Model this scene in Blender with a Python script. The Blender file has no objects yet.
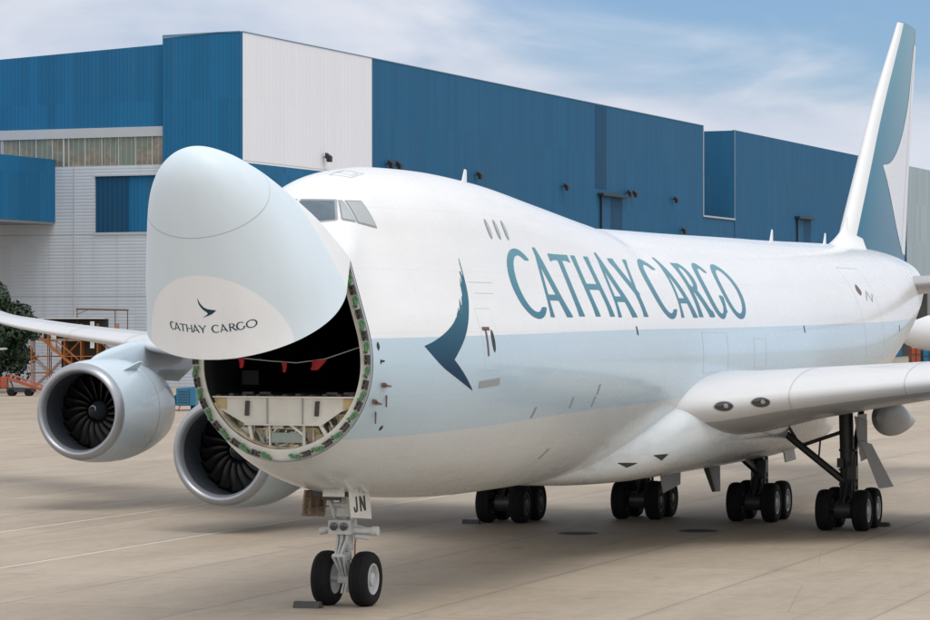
import bpy, bmesh, math, random
import numpy as np
from mathutils import Vector, Matrix
from mathutils.bvhtree import BVHTree
R = math.radians
rnd = random.Random(7)
# All geometry is authored as (x aft of the nose, y to port, z up) in metres; build() turns it into Blender axes (x, -y, z).
SC = bpy.context.scene
COL = SC.collection

# ------------------------------------------------------------------ materials
MATS = {}
def new_mat(name):
    m = bpy.data.materials.new(name); m.use_nodes = True
    nt = m.node_tree; b = nt.nodes['Principled BSDF']
    MATS[name] = m
    return m, nt, b
def N(nt, t, **kw):
    n = nt.nodes.new(t)
    for k, v in kw.items(): setattr(n, k, v)
    return n
def L(nt, a, b): nt.links.new(a, b)
def math_node(nt, op, a, b=None, c=None, clamp=False):
    n = N(nt, 'ShaderNodeMath', operation=op); n.use_clamp = clamp
    for i, v in enumerate((a, b, c)):
        if v is None: continue
        if isinstance(v, (int, float)): n.inputs[i].default_value = v
        else: L(nt, v, n.inputs[i])
    return n.outputs[0]
def mixc(nt, fac, a, b, mode='MIX'):
    n = N(nt, 'ShaderNodeMix', data_type='RGBA', blend_type=mode)
    for i, v in ((0, fac), (6, a), (7, b)):
        if isinstance(v, (int, float)): n.inputs[i].default_value = v
        elif isinstance(v, tuple): n.inputs[i].default_value = (*v, 1)
        else: L(nt, v, n.inputs[i])
    return n.outputs[2]
def noise(nt, vec, scale, detail=3, rough=.5, dist=0):
    n = N(nt, 'ShaderNodeTexNoise'); n.inputs['Scale'].default_value = scale
    n.inputs['Detail'].default_value = detail; n.inputs['Roughness'].default_value = rough
    n.inputs['Distortion'].default_value = dist
    L(nt, vec, n.inputs['Vector']); return n.outputs['Fac']
def ramp(nt, fac, stops):
    n = N(nt, 'ShaderNodeValToRGB'); e = n.color_ramp.elements
    while len(e) < len(stops): e.new(0.5)
    for s, (p, c) in zip(e, stops):
        s.position = p; s.color = (c, c, c, 1) if isinstance(c, (int, float)) else (*c, 1)
    L(nt, fac, n.inputs[0]); return n.outputs[0]
def objco(nt): return N(nt, 'ShaderNodeTexCoord').outputs['Object']
def mapping(nt, vec, scale=(1, 1, 1), rot=(0, 0, 0), loc=(0, 0, 0)):
    n = N(nt, 'ShaderNodeMapping'); n.inputs['Scale'].default_value = scale
    n.inputs['Rotation'].default_value = rot; n.inputs['Location'].default_value = loc
    L(nt, vec, n.inputs['Vector']); return n.outputs[0]
def simple(name, col, rough=.5, metal=0., var=.12, scale=3., coat=0., bump=0.):
    """plain paint/metal/rubber with mottled colour and roughness"""
    m, nt, b = new_mat(name); co = objco(nt)
    f = noise(nt, co, scale, 4, .6)
    lo = tuple(c*(1-var) for c in col); hi = tuple(min(1, c*(1+var)) for c in col)
    L(nt, mixc(nt, f, lo, hi), b.inputs['Base Color'])
    r = noise(nt, co, scale*2.3, 3)
    L(nt, math_node(nt, 'MULTIPLY_ADD', r, .25, rough-.12), b.inputs['Roughness'])
    b.inputs['Metallic'].default_value = metal
    b.inputs['Coat Weight'].default_value = coat
    if bump:
        bp = N(nt, 'ShaderNodeBump'); bp.inputs['Distance'].default_value = bump
        L(nt, f, bp.inputs['Height']); L(nt, bp.outputs[0], b.inputs['Normal'])
    return m

WHITE = (.765, .78, .80); PALE = (.465, .60, .70); BELLY = (.61, .66, .69)
def paint_finish(nt, b, co, col, seams=.15):
    """thin panel seams, faint streaks and gloss variation on painted skin"""
    sx = N(nt, 'ShaderNodeSeparateXYZ'); L(nt, co, sx.inputs[0])
    fx = math_node(nt, 'FRACT', math_node(nt, 'MULTIPLY', sx.outputs[0], 1/2.54))
    lx = math_node(nt, 'LESS_THAN', math_node(nt, 'ABSOLUTE', math_node(nt, 'SUBTRACT', fx, .5)), .0030)
    fz = math_node(nt, 'FRACT', math_node(nt, 'MULTIPLY', sx.outputs[2], 1/1.37))
    lz = math_node(nt, 'LESS_THAN', math_node(nt, 'ABSOLUTE', math_node(nt, 'SUBTRACT', fz, .5)), .0045)
    seam = math_node(nt, 'MAXIMUM', lx, lz)
    st = noise(nt, mapping(nt, co, (.35, 1.6, 1.6)), 1.1, 5, .62)
    stf = ramp(nt, st, [(.35, .965), (.62, 1.0)])
    col = mixc(nt, 1.0, col, stf, 'MULTIPLY')
    gr = noise(nt, mapping(nt, co, (.35, 1.5, 2.4)), 1.3, 5, .62)
    low = math_node(nt, 'SUBTRACT', 1.0, N_smooth(nt, sx.outputs[2], 2.0, 4.3))
    dirt = math_node(nt, 'MULTIPLY', N_smooth(nt, gr, .5, .72), math_node(nt, 'MULTIPLY', low, .35))
    col = mixc(nt, dirt, col, (.30, .27, .23))
    col = mixc(nt, math_node(nt, 'MULTIPLY', seam, seams), col, (.25, .29, .32))
    L(nt, col, b.inputs['Base Color'])
    r = noise(nt, mapping(nt, co, (.6, 1.5, 1.5)), 1.7, 4)
    L(nt, math_node(nt, 'MULTIPLY_ADD', r, .16, .20 if seams else .42), b.inputs['Roughness'])
    b.inputs['Coat Weight'].default_value = .45 if seams else .15; b.inputs['Coat Roughness'].default_value = .09 if seams else .35
    bp = N(nt, 'ShaderNodeBump'); bp.inputs['Distance'].default_value = .004; bp.inputs['Strength'].default_value = .25
    wv = noise(nt, mapping(nt, co, (1, .9, .9)), 1.0, 2)
    L(nt, wv, bp.inputs['Height']); L(nt, bp.outputs[0], b.inputs['Normal']); L(nt, bp.outputs[0], b.inputs['Coat Normal'])
def N_smooth(nt, v, a, b_):
    n = N(nt, 'ShaderNodeMapRange', interpolation_type='SMOOTHSTEP')
    L(nt, v, n.inputs[0]); n.inputs[1].default_value = a; n.inputs[2].default_value = b_
    return n.outputs[0]
def curve_fn(nt, x, pts, lo, hi):
    """piecewise function of x through pts, as a float-curve node"""
    x0, x1 = pts[0][0], pts[-1][0]
    t = math_node(nt, 'DIVIDE', math_node(nt, 'SUBTRACT', x, x0), x1-x0, clamp=True)
    n = N(nt, 'ShaderNodeFloatCurve'); c = n.mapping.curves[0]
    for i, (px, pv) in enumerate(pts):
        q = ((px-x0)/(x1-x0), (pv-lo)/(hi-lo))
        if i == 0: c.points[0].location = q
        elif i == len(pts)-1: c.points[len(c.points)-1].location = q
        else: c.points.new(*q)
    n.mapping.update(); L(nt, t, n.inputs['Value'])
    return math_node(nt, 'MULTIPLY_ADD', n.outputs[0], hi-lo, lo)

# boundaries of the pale band on the hull: (x, z)
BAND_TOP = [(3.0, 6.03), (10, 6.10), (20, 6.19), (32, 6.24), (46, 6.34), (58, 6.48), (68, 6.75), (76, 7.2)]
BAND_LOW = [(3.0, 3.86), (8, 3.97), (14, 4.14), (24, 4.26), (46, 4.6), (56, 5.2), (66, 6.4), (76, 7.5)]
def make_hull_paint():
    m, nt, b = new_mat('hull_paint'); co = objco(nt)
    s = N(nt, 'ShaderNodeSeparateXYZ'); L(nt, co, s.inputs[0])
    zt = curve_fn(nt, s.outputs[0], BAND_TOP, 0, 10); zl = curve_fn(nt, s.outputs[0], BAND_LOW, 0, 10)
    up = math_node(nt, 'GREATER_THAN', s.outputs[2], zt); dn = math_node(nt, 'LESS_THAN', s.outputs[2], zl)
    c = mixc(nt, up, PALE, WHITE); c = mixc(nt, dn, c, BELLY)
    paint_finish(nt, b, co, c); return m
def make_visor_paint():
    # the chin carries a pale-blue field, an off-white arch on the underside and a fine radome joint
    m, nt, b = new_mat('visor_paint'); co = objco(nt)
    s = N(nt, 'ShaderNodeSeparateXYZ'); L(nt, co, s.inputs[0])
    x, y, z = s.outputs
    a = math_node(nt, 'POWER', math_node(nt, 'ABSOLUTE', math_node(nt, 'DIVIDE', y, 1.60)), 2.0)
    d = math_node(nt, 'POWER', math_node(nt, 'ABSOLUTE', math_node(nt, 'DIVIDE', math_node(nt, 'SUBTRACT', 4.2, x), 1.85)), 1.7)
    ins = math_node(nt, 'LESS_THAN', math_node(nt, 'ADD', a, d), 1.0)
    und = math_node(nt, 'LESS_THAN', z, 4.9)
    c = mixc(nt, math_node(nt, 'MULTIPLY', ins, und), (.64, .74, .82), (.80, .83, .87))
    up = N_smooth(nt, z, 6.40, 6.42)
    c = mixc(nt, up, c, WHITE)
    # radome joint
    rr = math_node(nt, 'ADD', math_node(nt, 'MULTIPLY', x, 1.0), math_node(nt, 'MULTIPLY', math_node(nt, 'SUBTRACT', z, 4.7), .25))
    ln = math_node(nt, 'LESS_THAN', math_node(nt, 'ABSOLUTE', math_node(nt, 'SUBTRACT', rr, 1.37)), .011)
    c = mixc(nt, math_node(nt, 'MULTIPLY', ln, .5), c, (.2, .24, .27))
    paint_finish(nt, b, co, c, 0); return m
make_hull_paint(); make_visor_paint()
simple('white_paint', (.74, .755, .775), .32, coat=.4, var=.03, scale=1.2)
simple('nacelle_paint', (.50, .61, .70), .30, coat=.4, var=.04, scale=1.3)
simple('wing_top', (.60, .61, .63), .36, coat=.25, var=.05, scale=.8)
simple('wing_grey', (.36, .37, .385), .34, coat=.2, var=.05, scale=.8)
simple('bare_metal', (.36, .38, .42), .36, metal=.6, var=.07, scale=6)
simple('duct_grey', (.06, .073, .09), .45, metal=.2, var=.05)
simple('fan_blade', (.006, .0065, .008), .42, metal=.2, var=.1)
simple('tyre_rubber', (.009, .009, .010), .85, var=.3, scale=9, bump=.004)
MATS['tyre_rubber'].node_tree.nodes['Principled BSDF'].inputs['Specular IOR Level'].default_value = .25
simple('rim_paint', (.45, .46, .47), .4, var=.2, scale=14)
simple('dark_rim', (.10, .10, .10), .5, var=.2, scale=14)
simple('gear_grey', (.52, .54, .54), .42, var=.25, scale=9, bump=.003)
simple('dark_gear', (.028, .029, .031), .45, var=.3, scale=9)
simple('door_inner', (.22, .165, .12), .6, var=.3, scale=7)
simple('door_grey', (.42, .43, .44), .45, var=.12, scale=3)
simple('ring_white', (.66, .66, .62), .5, var=.15, scale=8)
simple('latch_green', (.08, .22, .10), .5, var=.4, scale=20)
simple('bracket_dark', (.05, .043, .038), .55, var=.4, scale=20)
simple('liner_shade', (.012, .013, .015), .8, var=.3)  # hold liner: near-black colour carries the shade of the unlit interior
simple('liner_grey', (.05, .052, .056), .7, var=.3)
simple('beam_white', (.68, .67, .62), .5, var=.12, scale=4)
simple('beam_primer', (.50, .40, .20), .55, var=.3, scale=5)
simple('box_green', (.30, .36, .33), .5, var=.1)
simple('red_cloth', (.34, .012, .016), .8, var=.2)
simple('wire_grey', (.3, .3, .3), .5)
simple('black_detail', (.02, .02, .022), .5)
simple('probe_brown', (.13, .07, .06), .5)
simple('grey_line', (.33, .37, .40), .5)
simple('frame_grey', (.30, .315, .33), .4, var=.05)
m, nt, b = new_mat('cockpit_glass')
co = objco(nt); sx = N(nt, 'ShaderNodeSeparateXYZ'); L(nt, co, sx.inputs[0])
L(nt, mixc(nt, noise(nt, co, 2.0, 2), (.012, .035, .065), (.05, .11, .16)), b.inputs['Base Color'])
b.inputs['Roughness'].default_value = .05; b.inputs['Coat Weight'].default_value = 1; b.inputs['Specular IOR Level'].default_value = .8
m, nt, b = new_mat('side_glass')
co = objco(nt); L(nt, mixc(nt, noise(nt, co, 1.5, 2), (.28, .33, .35), (.40, .44, .46)), b.inputs['Base Color'])
b.inputs['Roughness'].default_value = .08; b.inputs['Coat Weight'].default_value = 1
m, nt, b = new_mat('lamp_glass'); b.inputs['Base Color'].default_value = (.02, .022, .025, 1); b.inputs['Roughness'].default_value = .04; b.inputs['Coat Weight'].default_value = 1
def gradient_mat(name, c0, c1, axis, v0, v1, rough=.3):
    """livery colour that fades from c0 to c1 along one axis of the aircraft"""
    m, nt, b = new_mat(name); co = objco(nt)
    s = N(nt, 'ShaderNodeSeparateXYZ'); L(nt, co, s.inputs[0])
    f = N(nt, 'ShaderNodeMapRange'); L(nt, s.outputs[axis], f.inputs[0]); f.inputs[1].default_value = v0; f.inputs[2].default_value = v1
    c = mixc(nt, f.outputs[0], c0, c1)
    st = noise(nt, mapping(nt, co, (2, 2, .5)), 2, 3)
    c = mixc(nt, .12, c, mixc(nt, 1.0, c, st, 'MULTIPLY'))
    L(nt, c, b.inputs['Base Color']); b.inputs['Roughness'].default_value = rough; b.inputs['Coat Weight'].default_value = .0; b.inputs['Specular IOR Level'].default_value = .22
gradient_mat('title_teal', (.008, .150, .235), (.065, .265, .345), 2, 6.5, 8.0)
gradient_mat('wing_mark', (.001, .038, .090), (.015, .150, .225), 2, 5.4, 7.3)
gradient_mat('chin_teal', (.012, .055, .09), (.012, .055, .09), 2, 0, 1)
gradient_mat('fin_teal', (.010, .145, .245), (.13, .33, .43), 2, 9.8, 18.5)
simple('seam_wing', (.44, .45, .47), .4)
simple('seam_faint', (.56, .60, .63), .4)

# ------------------------------------------------------------------ mesh builder
class MB:
    def __init__(s): s.v = []; s.f = []; s.m = []; s.cur = 0
    def vert(s, p): s.v.append((float(p[0]), float(p[1]), float(p[2]))); return len(s.v)-1
    def face(s, idx): s.f.append(tuple(idx)); s.m.append(s.cur)
    def grid(s, rows, closed_u=False, closed_v=False, cap0=False, cap1=False):
        n = len(rows); k = len(rows[0]); ids = [[s.vert(p) for p in r] for r in rows]
        for i in range(n if closed_v else n-1):
            a, c = ids[i], ids[(i+1) % n]
            for j in range(k if closed_u else k-1):
                s.face((a[j], a[(j+1) % k], c[(j+1) % k], c[j]))
        if cap0: s.face(ids[0][::-1])
        if cap1: s.face(ids[-1])
        return ids
    def hexa(s, c):
        i = [s.vert(p) for p in c]
        for f in ((0, 3, 2, 1), (4, 5, 6, 7), (0, 1, 5, 4), (1, 2, 6, 5), (2, 3, 7, 6), (3, 0, 4, 7)): s.face([i[q] for q in f])
    def box(s, x0, x1, y0, y1, z0, z1):
        s.hexa([(x0, y0, z0), (x1, y0, z0), (x1, y1, z0), (x0, y1, z0), (x0, y0, z1), (x1, y0, z1), (x1, y1, z1), (x0, y1, z1)])
    def obox(s, c, u, v, w, a, b, d):
        """box centred on c with half sizes a, b, d along u, v, w"""
        c, u, v, w = map(Vector, (c, u, v, w))
        s.hexa([c+u*(a*i)+v*(b*j)+w*(d*k) for i, j, k in ((-1, -1, -1), (1, -1, -1), (1, 1, -1), (-1, 1, -1), (-1, -1, 1), (1, -1, 1), (1, 1, 1), (-1, 1, 1))])
    def tube(s, p0, p1, r0, r1=None, n=12, caps=True):
        p0, p1 = Vector(p0), Vector(p1); r1 = r0 if r1 is None else r1
        d = (p1-p0).normalized(); a = d.orthogonal().normalized(); b_ = d.cross(a)
        rows = [[p+(a*math.cos(2*math.pi*i/n)+b_*math.sin(2*math.pi*i/n))*r for i in range(n)] for p, r in ((p0, r0), (p1, r1))]
        s.grid(rows, closed_u=True, cap0=caps, cap1=caps)
    def bar(s, p0, p1, w, h, up=(0, 0, 1)):
        p0, p1 = Vector(p0), Vector(p1); d = (p1-p0); l = d.length; d.normalize()
        a = d.cross(Vector(up))
        if a.length < 1e-3: a = d.orthogonal()
        a.normalize(); b_ = d.cross(a)
        s.obox((p0+p1)/2, d, a, b_, l/2, w/2, h/2)
    def lathe(s, o, axis, prof, n=48, cap0=False, cap1=False, sx=1, sz=1):
        """prof: (distance along axis, radius)"""
        o, d = Vector(o), Vector(axis).normalized()
        a = Vector((0, 0, 1)) if abs(d.z) < .9 else Vector((1, 0, 0)); a = (a-d*a.dot(d)).normalized(); b_ = d.cross(a)
        rows = [[o+d*t+a*(r*sz*math.cos(2*math.pi*i/n))+b_*(r*sx*math.sin(2*math.pi*i/n)) for i in range(n)] for t, r in prof]
        s.grid(rows, closed_u=True, cap0=cap0, cap1=cap1)
    def prism(s, poly, fn, t0, t1):
        """2-D polygon extruded: fn(u, v, t) gives the 3-D point"""
        a = [s.vert(fn(u, v, t0)) for u, v in poly]; c = [s.vert(fn(u, v, t1)) for u, v in poly]
        n = len(poly); s.face(a[::-1]); s.face(c)
        for i in range(n): s.face((a[i], a[(i+1) % n], c[(i+1) % n], c[i]))
    def build(s, name, mat, parent=None, smooth=None, sub=0, bevel=0):
        me = bpy.data.meshes.new(name)
        me.from_pydata([(x, -y, z) for x, y, z in s.v], [], [f[::-1] for f in s.f])
        mats = mat if isinstance(mat, (list, tuple)) else [mat]
        for k in mats: me.materials.append(MATS[k])
        if len(mats) > 1: me.polygons.foreach_set('material_index', s.m)
        bm = bmesh.new(); bm.from_mesh(me); bmesh.ops.recalc_face_normals(bm, faces=bm.faces); bm.to_mesh(me); bm.free()
        if smooth is not None:
            me.polygons.foreach_set('use_smooth', [True]*len(me.polygons))
            if smooth < 180: me.set_sharp_from_angle(angle=R(smooth))
        o = bpy.data.objects.new(name, me); COL.objects.link(o)
        if bevel:
            bv = o.modifiers.new('bevel', 'BEVEL'); bv.width = bevel; bv.segments = 2; bv.limit_method = 'ANGLE'; bv.angle_limit = R(40)
        if parent is not None: attach(o, parent)
        return o
def world_mat(o):
    m = o.matrix_parent_inverse @ o.matrix_basis if o.parent else o.matrix_basis
    return world_mat(o.parent) @ m if o.parent else m
def attach(o, parent):
    o.parent = parent
    o.matrix_parent_inverse = world_mat(parent).inverted()
def tag(o, label=None, cat=None, group=None, kind=None):
    if label: o['label'] = label
    if cat: o['category'] = cat
    if group: o['group'] = group
    if kind: o['kind'] = kind
    return o
def root(name, loc, label, cat, group=None):
    o = bpy.data.objects.new(name, None); o.empty_display_size = .5; COL.objects.link(o)
    o.location = (loc[0], -loc[1], loc[2]); return tag(o, label, cat, group)
def copy_tree(o, parent=None, delta=None):
    c = o.copy(); COL.objects.link(c)
    if parent is not None: c.parent = parent
    for ch in [k for k in bpy.data.objects if k.parent == o]: copy_tree(ch, c)
    return c

# ------------------------------------------------------------------ fuselage form
#        x     zb    zt    zc    w    hA    wb    hb
TAB = [(0.0, 4.70, 4.70, 4.70, .00, .00, .00, .00),
       (0.25, 4.27, 5.24, 4.74, .63, .50, .45, .30),
       (0.5, 4.13, 5.56, 4.79, .87, .77, .60, .42),
       (1.0, 3.98, 6.10, 4.90, 1.17, 1.18, .92, .64),
       (2.0, 3.79, 6.95, 5.10, 1.52, 1.76, 1.26, .84),
       (3.0, 3.62, 7.66, 5.30, 1.82, 2.18, 1.47, .80),
       (4.1, 3.40, 8.33, 5.50, 2.09, 2.5, 1.60, .78),
       (5.2, 2.97, 9.15, 5.45, 2.40, 2.8, 1.50, 1.3),
       (6.2, 2.72, 9.62, 5.40, 2.60, 2.95, 1.66, 1.6),
       (7.5, 2.52, 9.83, 5.38, 2.83, 3.1, 1.95, 1.8),
       (9.0, 2.38, 9.95, 5.37, 3.03, 3.2, 2.20, 1.95),
       (11.3, 2.24, 9.98, 5.37, 3.19, 3.25, 2.35, 2.05),
       (14.0, 2.15, 9.91, 5.37, 3.25, 3.27, 2.40, 2.10),
       (18.6, 2.12, 9.58, 5.37, 3.25, 3.40, 2.40, 2.10),
       (22.0, 2.12, 9.30, 5.37, 3.25, 3.55, 2.50, 2.20),
       (24.0, 2.12, 9.14, 5.37, 3.25, 3.62, 2.60, 2.30),
       (25.1, 2.12, 9.045, 5.37, 3.25, 3.665, 2.60, 2.30),
       (26.0, 2.12, 9.06, 5.37, 3.25, 3.69, 2.60, 2.30),
       (33.0, 2.12, 9.12, 5.37, 3.25, 3.75, 2.60, 2.30),
       (45.0, 2.12, 9.24, 5.40, 3.25, 3.84, 2.60, 2.30),
       (50.0, 2.35, 9.30, 5.52, 3.24, 3.78, 2.60, 2.30),
       (54.0, 2.95, 9.36, 5.80, 3.15, 3.56, 2.50, 2.20),
       (58.0, 3.75, 9.40, 6.20, 2.92, 3.20, 2.30, 2.00),
       (62.0, 4.65, 9.40, 6.65, 2.52, 2.75, 2.00, 1.80),
       (66.0, 5.55, 9.33, 7.10, 2.02, 2.23, 1.60, 1.50),
       (70.0, 6.45, 9.15, 7.55, 1.42, 1.60, 1.10, 1.10),
       (74.0, 7.30, 8.75, 7.95, .66, .80, .50, .50),
       (75.4, 7.70, 8.30, 8.00, .26, .30, .20, .20)]
TA = np.array(TAB)
def pchip(X, Y, x):
    h = np.diff(X); d = np.diff(Y)/h; m = np.zeros(len(X))
    m[0], m[-1] = d[0], d[-1]
    for i in range(1, len(X)-1):
        if d[i-1]*d[i] > 0:
            w1, w2 = 2*h[i]+h[i-1], h[i]+2*h[i-1]; m[i] = (w1+w2)/(w1/d[i-1]+w2/d[i])
    i = min(max(np.searchsorted(X, x)-1, 0), len(h)-1); t = (x-X[i])/h[i]
    return ((1+2*t)*(1-t)**2*Y[i]+t*(1-t)**2*h[i]*m[i]+t*t*(3-2*t)*Y[i+1]+t*t*(t-1)*h[i]*m[i+1])
SX = np.sqrt(TA[:, 0])
def params(x): return [float(pchip(SX, TA[:, k], math.sqrt(x))) for k in range(1, 8)]
NH = 72
def section(x, n=NH, inset=0.):
    """port half of the cross-section from keel to crown, (y, z)"""
    zb, zt, zc, w, hA, wb, hb = params(x)
    pts = [(w*math.cos(a), zc+hA*math.sin(a)) for a in np.linspace(0, math.pi/2, 90)]
    if zt-hb > zc: pts += [(wb*math.cos(a), zt-hb+hb*math.sin(a)) for a in np.linspace(0, math.pi/2, 90)]
    pts += [(0, zt)]
    pts.sort(key=lambda p: (p[1], -p[0]))
    hull = []
    for p in pts:                                    # convex chain, bottom to top
        while len(hull) > 1 and (hull[-1][0]-hull[-2][0])*(p[1]-hull[-2][1])-(hull[-1][1]-hull[-2][1])*(p[0]-hull[-2][0]) <= 0: hull.pop()
        hull.append(p)
    low = [(w*math.cos(a), zc+(zc-zb)*math.sin(a)) for a in np.linspace(-math.pi/2, 0, 60)[:-1]]
    top = [p for p in hull if p[0] >= 0]
    def resample(c, k):
        c = np.array(c); s = np.r_[0, np.cumsum(np.hypot(*np.diff(c, axis=0).T))]
        t = np.linspace(0, s[-1], k); return np.c_[np.interp(t, s, c[:, 0]), np.interp(t, s, c[:, 1])]
    k = n*5//11
    out = np.vstack([resample(low+[(w, zc)], k)[:-1], resample([(w, zc)]+top, n-k+1)])
    out[0, 0] = 0; out[-1, 0] = 0
    if inset:
        t = np.gradient(out, axis=0); nrm = np.c_[t[:, 1], -t[:, 0]]; nrm /= np.linalg.norm(nrm, axis=1)[:, None]
        out = out-nrm*inset; out[:, 0] = np.maximum(out[:, 0], 0)
        out[0, 0] = 0; out[-1, 0] = 0
    return out
def ring(x, inset=0., n=NH):
    h = section(x, n, inset)
    return [(x, y, z) for y, z in h]+[(x, -y, z) for y, z in h[-2:0:-1]]
CUT = 4.1
PLANE = root('cargo_plane', (36, 0, 0), 'white jumbo cargo plane with its nose door raised, pale blue band and teal titles', 'airplane')
st = list(np.arange(CUT, 14, .22))+list(np.arange(14, 50, .5))+list(np.arange(50, 75.4, .4))+[75.4]
fm = MB(); fm.grid([ring(x) for x in st], closed_u=True, cap1=True)
FUS = fm.build('fuselage', 'hull_paint', PLANE, smooth=180)
tag(FUS, 'white hull with a pale blue band and a grey belly')
bvh = BVHTree.FromPolygons([(x, y, z) for x, y, z in fm.v], fm.f)

# --- door frame: white ring with latches round the opening
rm = MB()
TH = .26
rm.grid([ring(CUT-.02, .012), ring(CUT-.045, .03), ring(CUT-.045, TH), ring(CUT+.02, TH+.01)], closed_u=True)
RING = rm.build('door_frame', 'ring_white', PLANE, smooth=50)
rm = MB(); rm.grid([ring(CUT-.02, .0), ring(CUT-.06, .006), ring(CUT-.06, .028), ring(CUT-.02, .03)], closed_u=True)
rm.build('edge_seal', 'grey_line', RING, smooth=50)
mid = section(CUT, 200, .10); arc = np.r_[0, np.cumsum(np.hypot(*np.diff(mid, axis=0).T))]
def ring_at(s, side):
    y, z = np.interp(s, arc, mid[:, 0]), np.interp(s, arc, mid[:, 1])
    y2, z2 = np.interp(s+.02, arc, mid[:, 0]), np.interp(s+.02, arc, mid[:, 1])
    t = Vector((0, (y2-y)*side, z2-z)).normalized()
    return Vector((CUT-.05, y*side, z)), t, Vector((0, t.z, -t.y))
for side in (1, -1):
    s = .34
    while s < 5.6:
        p, t, q = ring_at(s, side); X = Vector((1, 0, 0))
        lb = MB()
        lb.obox(p+X*-.05, t, q, X, .065, .035, .04); lb.obox(p+X*-.06+t*.07+q*.03, t, q, X, .035, .045, .03)
        lb.tube(p+X*-.09-t*.09, p+X*-.09+t*.06, .022, n=8); lb.obox(p+X*-.045-t*.10-q*.045, t, q, X, .03, .025, .04)
        lb.build('latch', 'latch_green', RING)
        p, t, q = ring_at(s+.23, side); lb = MB()
        lb.obox(p+X*-.04+q*.04, t, q, X, .085, .012, .05); lb.obox(p+X*-.04-q*.04, t, q, X, .085, .012, .05)
        lb.tube(p+X*-.07-q*.05, p+X*-.07+q*.05, .032, n=8); lb.obox(p+X*-.03+t*.10, t, q, X, .02, .06, .04)
        lb.tube(p+X*-.06+t*.16, p+X*-.06+t*.20, .022, n=8)
        lb.build('bracket', 'bracket_dark', RING)
        s += (.52 if s > 1 else .56)+rnd.uniform(-.05, .07)

# --- main deck hold behind the ring, the floor beam and the bay below it
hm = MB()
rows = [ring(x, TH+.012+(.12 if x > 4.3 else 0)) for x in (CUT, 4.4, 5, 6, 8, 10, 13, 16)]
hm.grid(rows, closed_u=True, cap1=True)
HOLD = hm.build('cargo_hold', 'liner_shade', PLANE, smooth=50)
def flo(x, z, inset=.3):
    h = section(x, 120, inset); h = h[h[:, 1] < params(x)[2]]
    return float(np.interp(z, h[:, 1], h[:, 0]))
f_ = MB(); ZF = 4.80
f_.grid([[(x, -flo(x, ZF), ZF), (x, 0, ZF), (x, flo(x, ZF), ZF)] for x in (4.28, 5, 6, 8, 11, 15.9)])
f_.grid([[(x, -flo(x, ZF-.1), ZF-.08), (x, 0, ZF-.08), (x, flo(x, ZF-.1), ZF-.08)] for x in (4.28, 5, 6, 8, 11, 15.9)])
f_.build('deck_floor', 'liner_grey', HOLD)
for yy in np.arange(-1.55, 1.6, .31): f_ = MB(); f_.box(4.22, 4.5, yy-.05, yy+.05, ZF, ZF+.03+.035*rnd.random()); f_.build('floor_fitting', 'bracket_dark', HOLD)
for yy in (-1.0, -.6, .95, 1.35): f_ = MB(); f_.tube((4.3, yy, ZF+.06), (4.3, yy+.25, ZF+.06), .035, n=8); f_.build('floor_roller', 'bracket_dark', HOLD)
f_ = MB(); f_.box(6.3, 6.32, -1.9, -1.5, 5.0, 5.32); f_.build('hold_panel', 'liner_grey', HOLD)
# floor beam
b1 = MB()
poly = [(-1.80, 4.79), (1.80, 4.79), (1.86, 4.66), (1.30, 4.48), (.88, 4.20), (-.92, 4.20), (-1.45, 4.48), (-1.84, 4.62)]
b1.prism(poly, lambda u, v, t: (t, u, v), 4.24, 4.27)
b1.box(4.17, 4.34, -1.84, 1.84, 4.765, 4.80); b1.box(4.18, 4.33, -.92, .88, 4.175, 4.205)
BEAM = b1.build('floor_beam', 'beam_white', PLANE, bevel=.006)
for sg in (1, -1): b1 = MB(); b1.prism([(1.36*sg, 4.755), (1.82*sg, 4.755), (1.84*sg, 4.64), (1.36*sg, 4.52)], lambda u, v, t: (t, u, v), 4.21, 4.237); b1.build('beam_end', 'beam_primer', BEAM)
for yy in (-.86, .76): b1 = MB(); b1.obox((4.205, yy, 4.54), (0, 1, 0), (0, .06, 1), (1, 0, 0), .045, .16, .02); b1.build('beam_stiffener', 'bracket_dark', BEAM)
for yy in (-.40, .42): b1 = MB(); b1.box(4.215, 4.235, yy-.012, yy+.012, 4.21, 4.76); b1.build('beam_rib', 'frame_grey', BEAM)
for p_, q_, a_, b_ in (((4.3, -.84, 4.2), (4.32, -.74, 3.62), .11, .07), ((4.3, .80, 4.2), (4.32, 1.06, 3.78), .10, .07), ((4.3, -.38, 4.2), (4.3, -.36, 3.72), .04, .04),
                       ((4.3, .42, 4.2), (4.3, .42, 3.75), .05, .05), ((4.28, .12, 4.19), (4.28, .42, 3.98), .05, .05)):
    b1 = MB(); b1.bar(p_, q_, a_, b_); b1.build('floor_strut', 'beam_white', BEAM)
b1 = MB(); b1.box(4.30, 4.50, -.34, .40, 3.80, 4.02); b1.build('equipment_box', 'box_green', BEAM, bevel=.01)
m, nt, b = new_mat('bay_primer'); co = objco(nt)
v1 = N(nt, 'ShaderNodeTexVoronoi'); v1.inputs['Scale'].default_value = 3.4; L(nt, mapping(nt, co, (1, 1, 1.7)), v1.inputs['Vector'])
c1 = ramp(nt, noise(nt, co, 2.2, 5, .7), [(.30, (.22, .16, .10)), (.44, (.60, .50, .32)), (.58, (.86, .83, .74))])
L(nt, mixc(nt, .35, c1, v1.outputs['Color'], 'SOFT_LIGHT'), b.inputs['Base Color']); b.inputs['Roughness'].default_value = .6
bay = MB()
h = section(4.6, 60, .285); h = h[h[:, 1] < 4.75]
bay.face([bay.vert((4.56, y, z)) for y, z in h]+[bay.vert((4.56, -y, z)) for y, z in h[::-1]])
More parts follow.
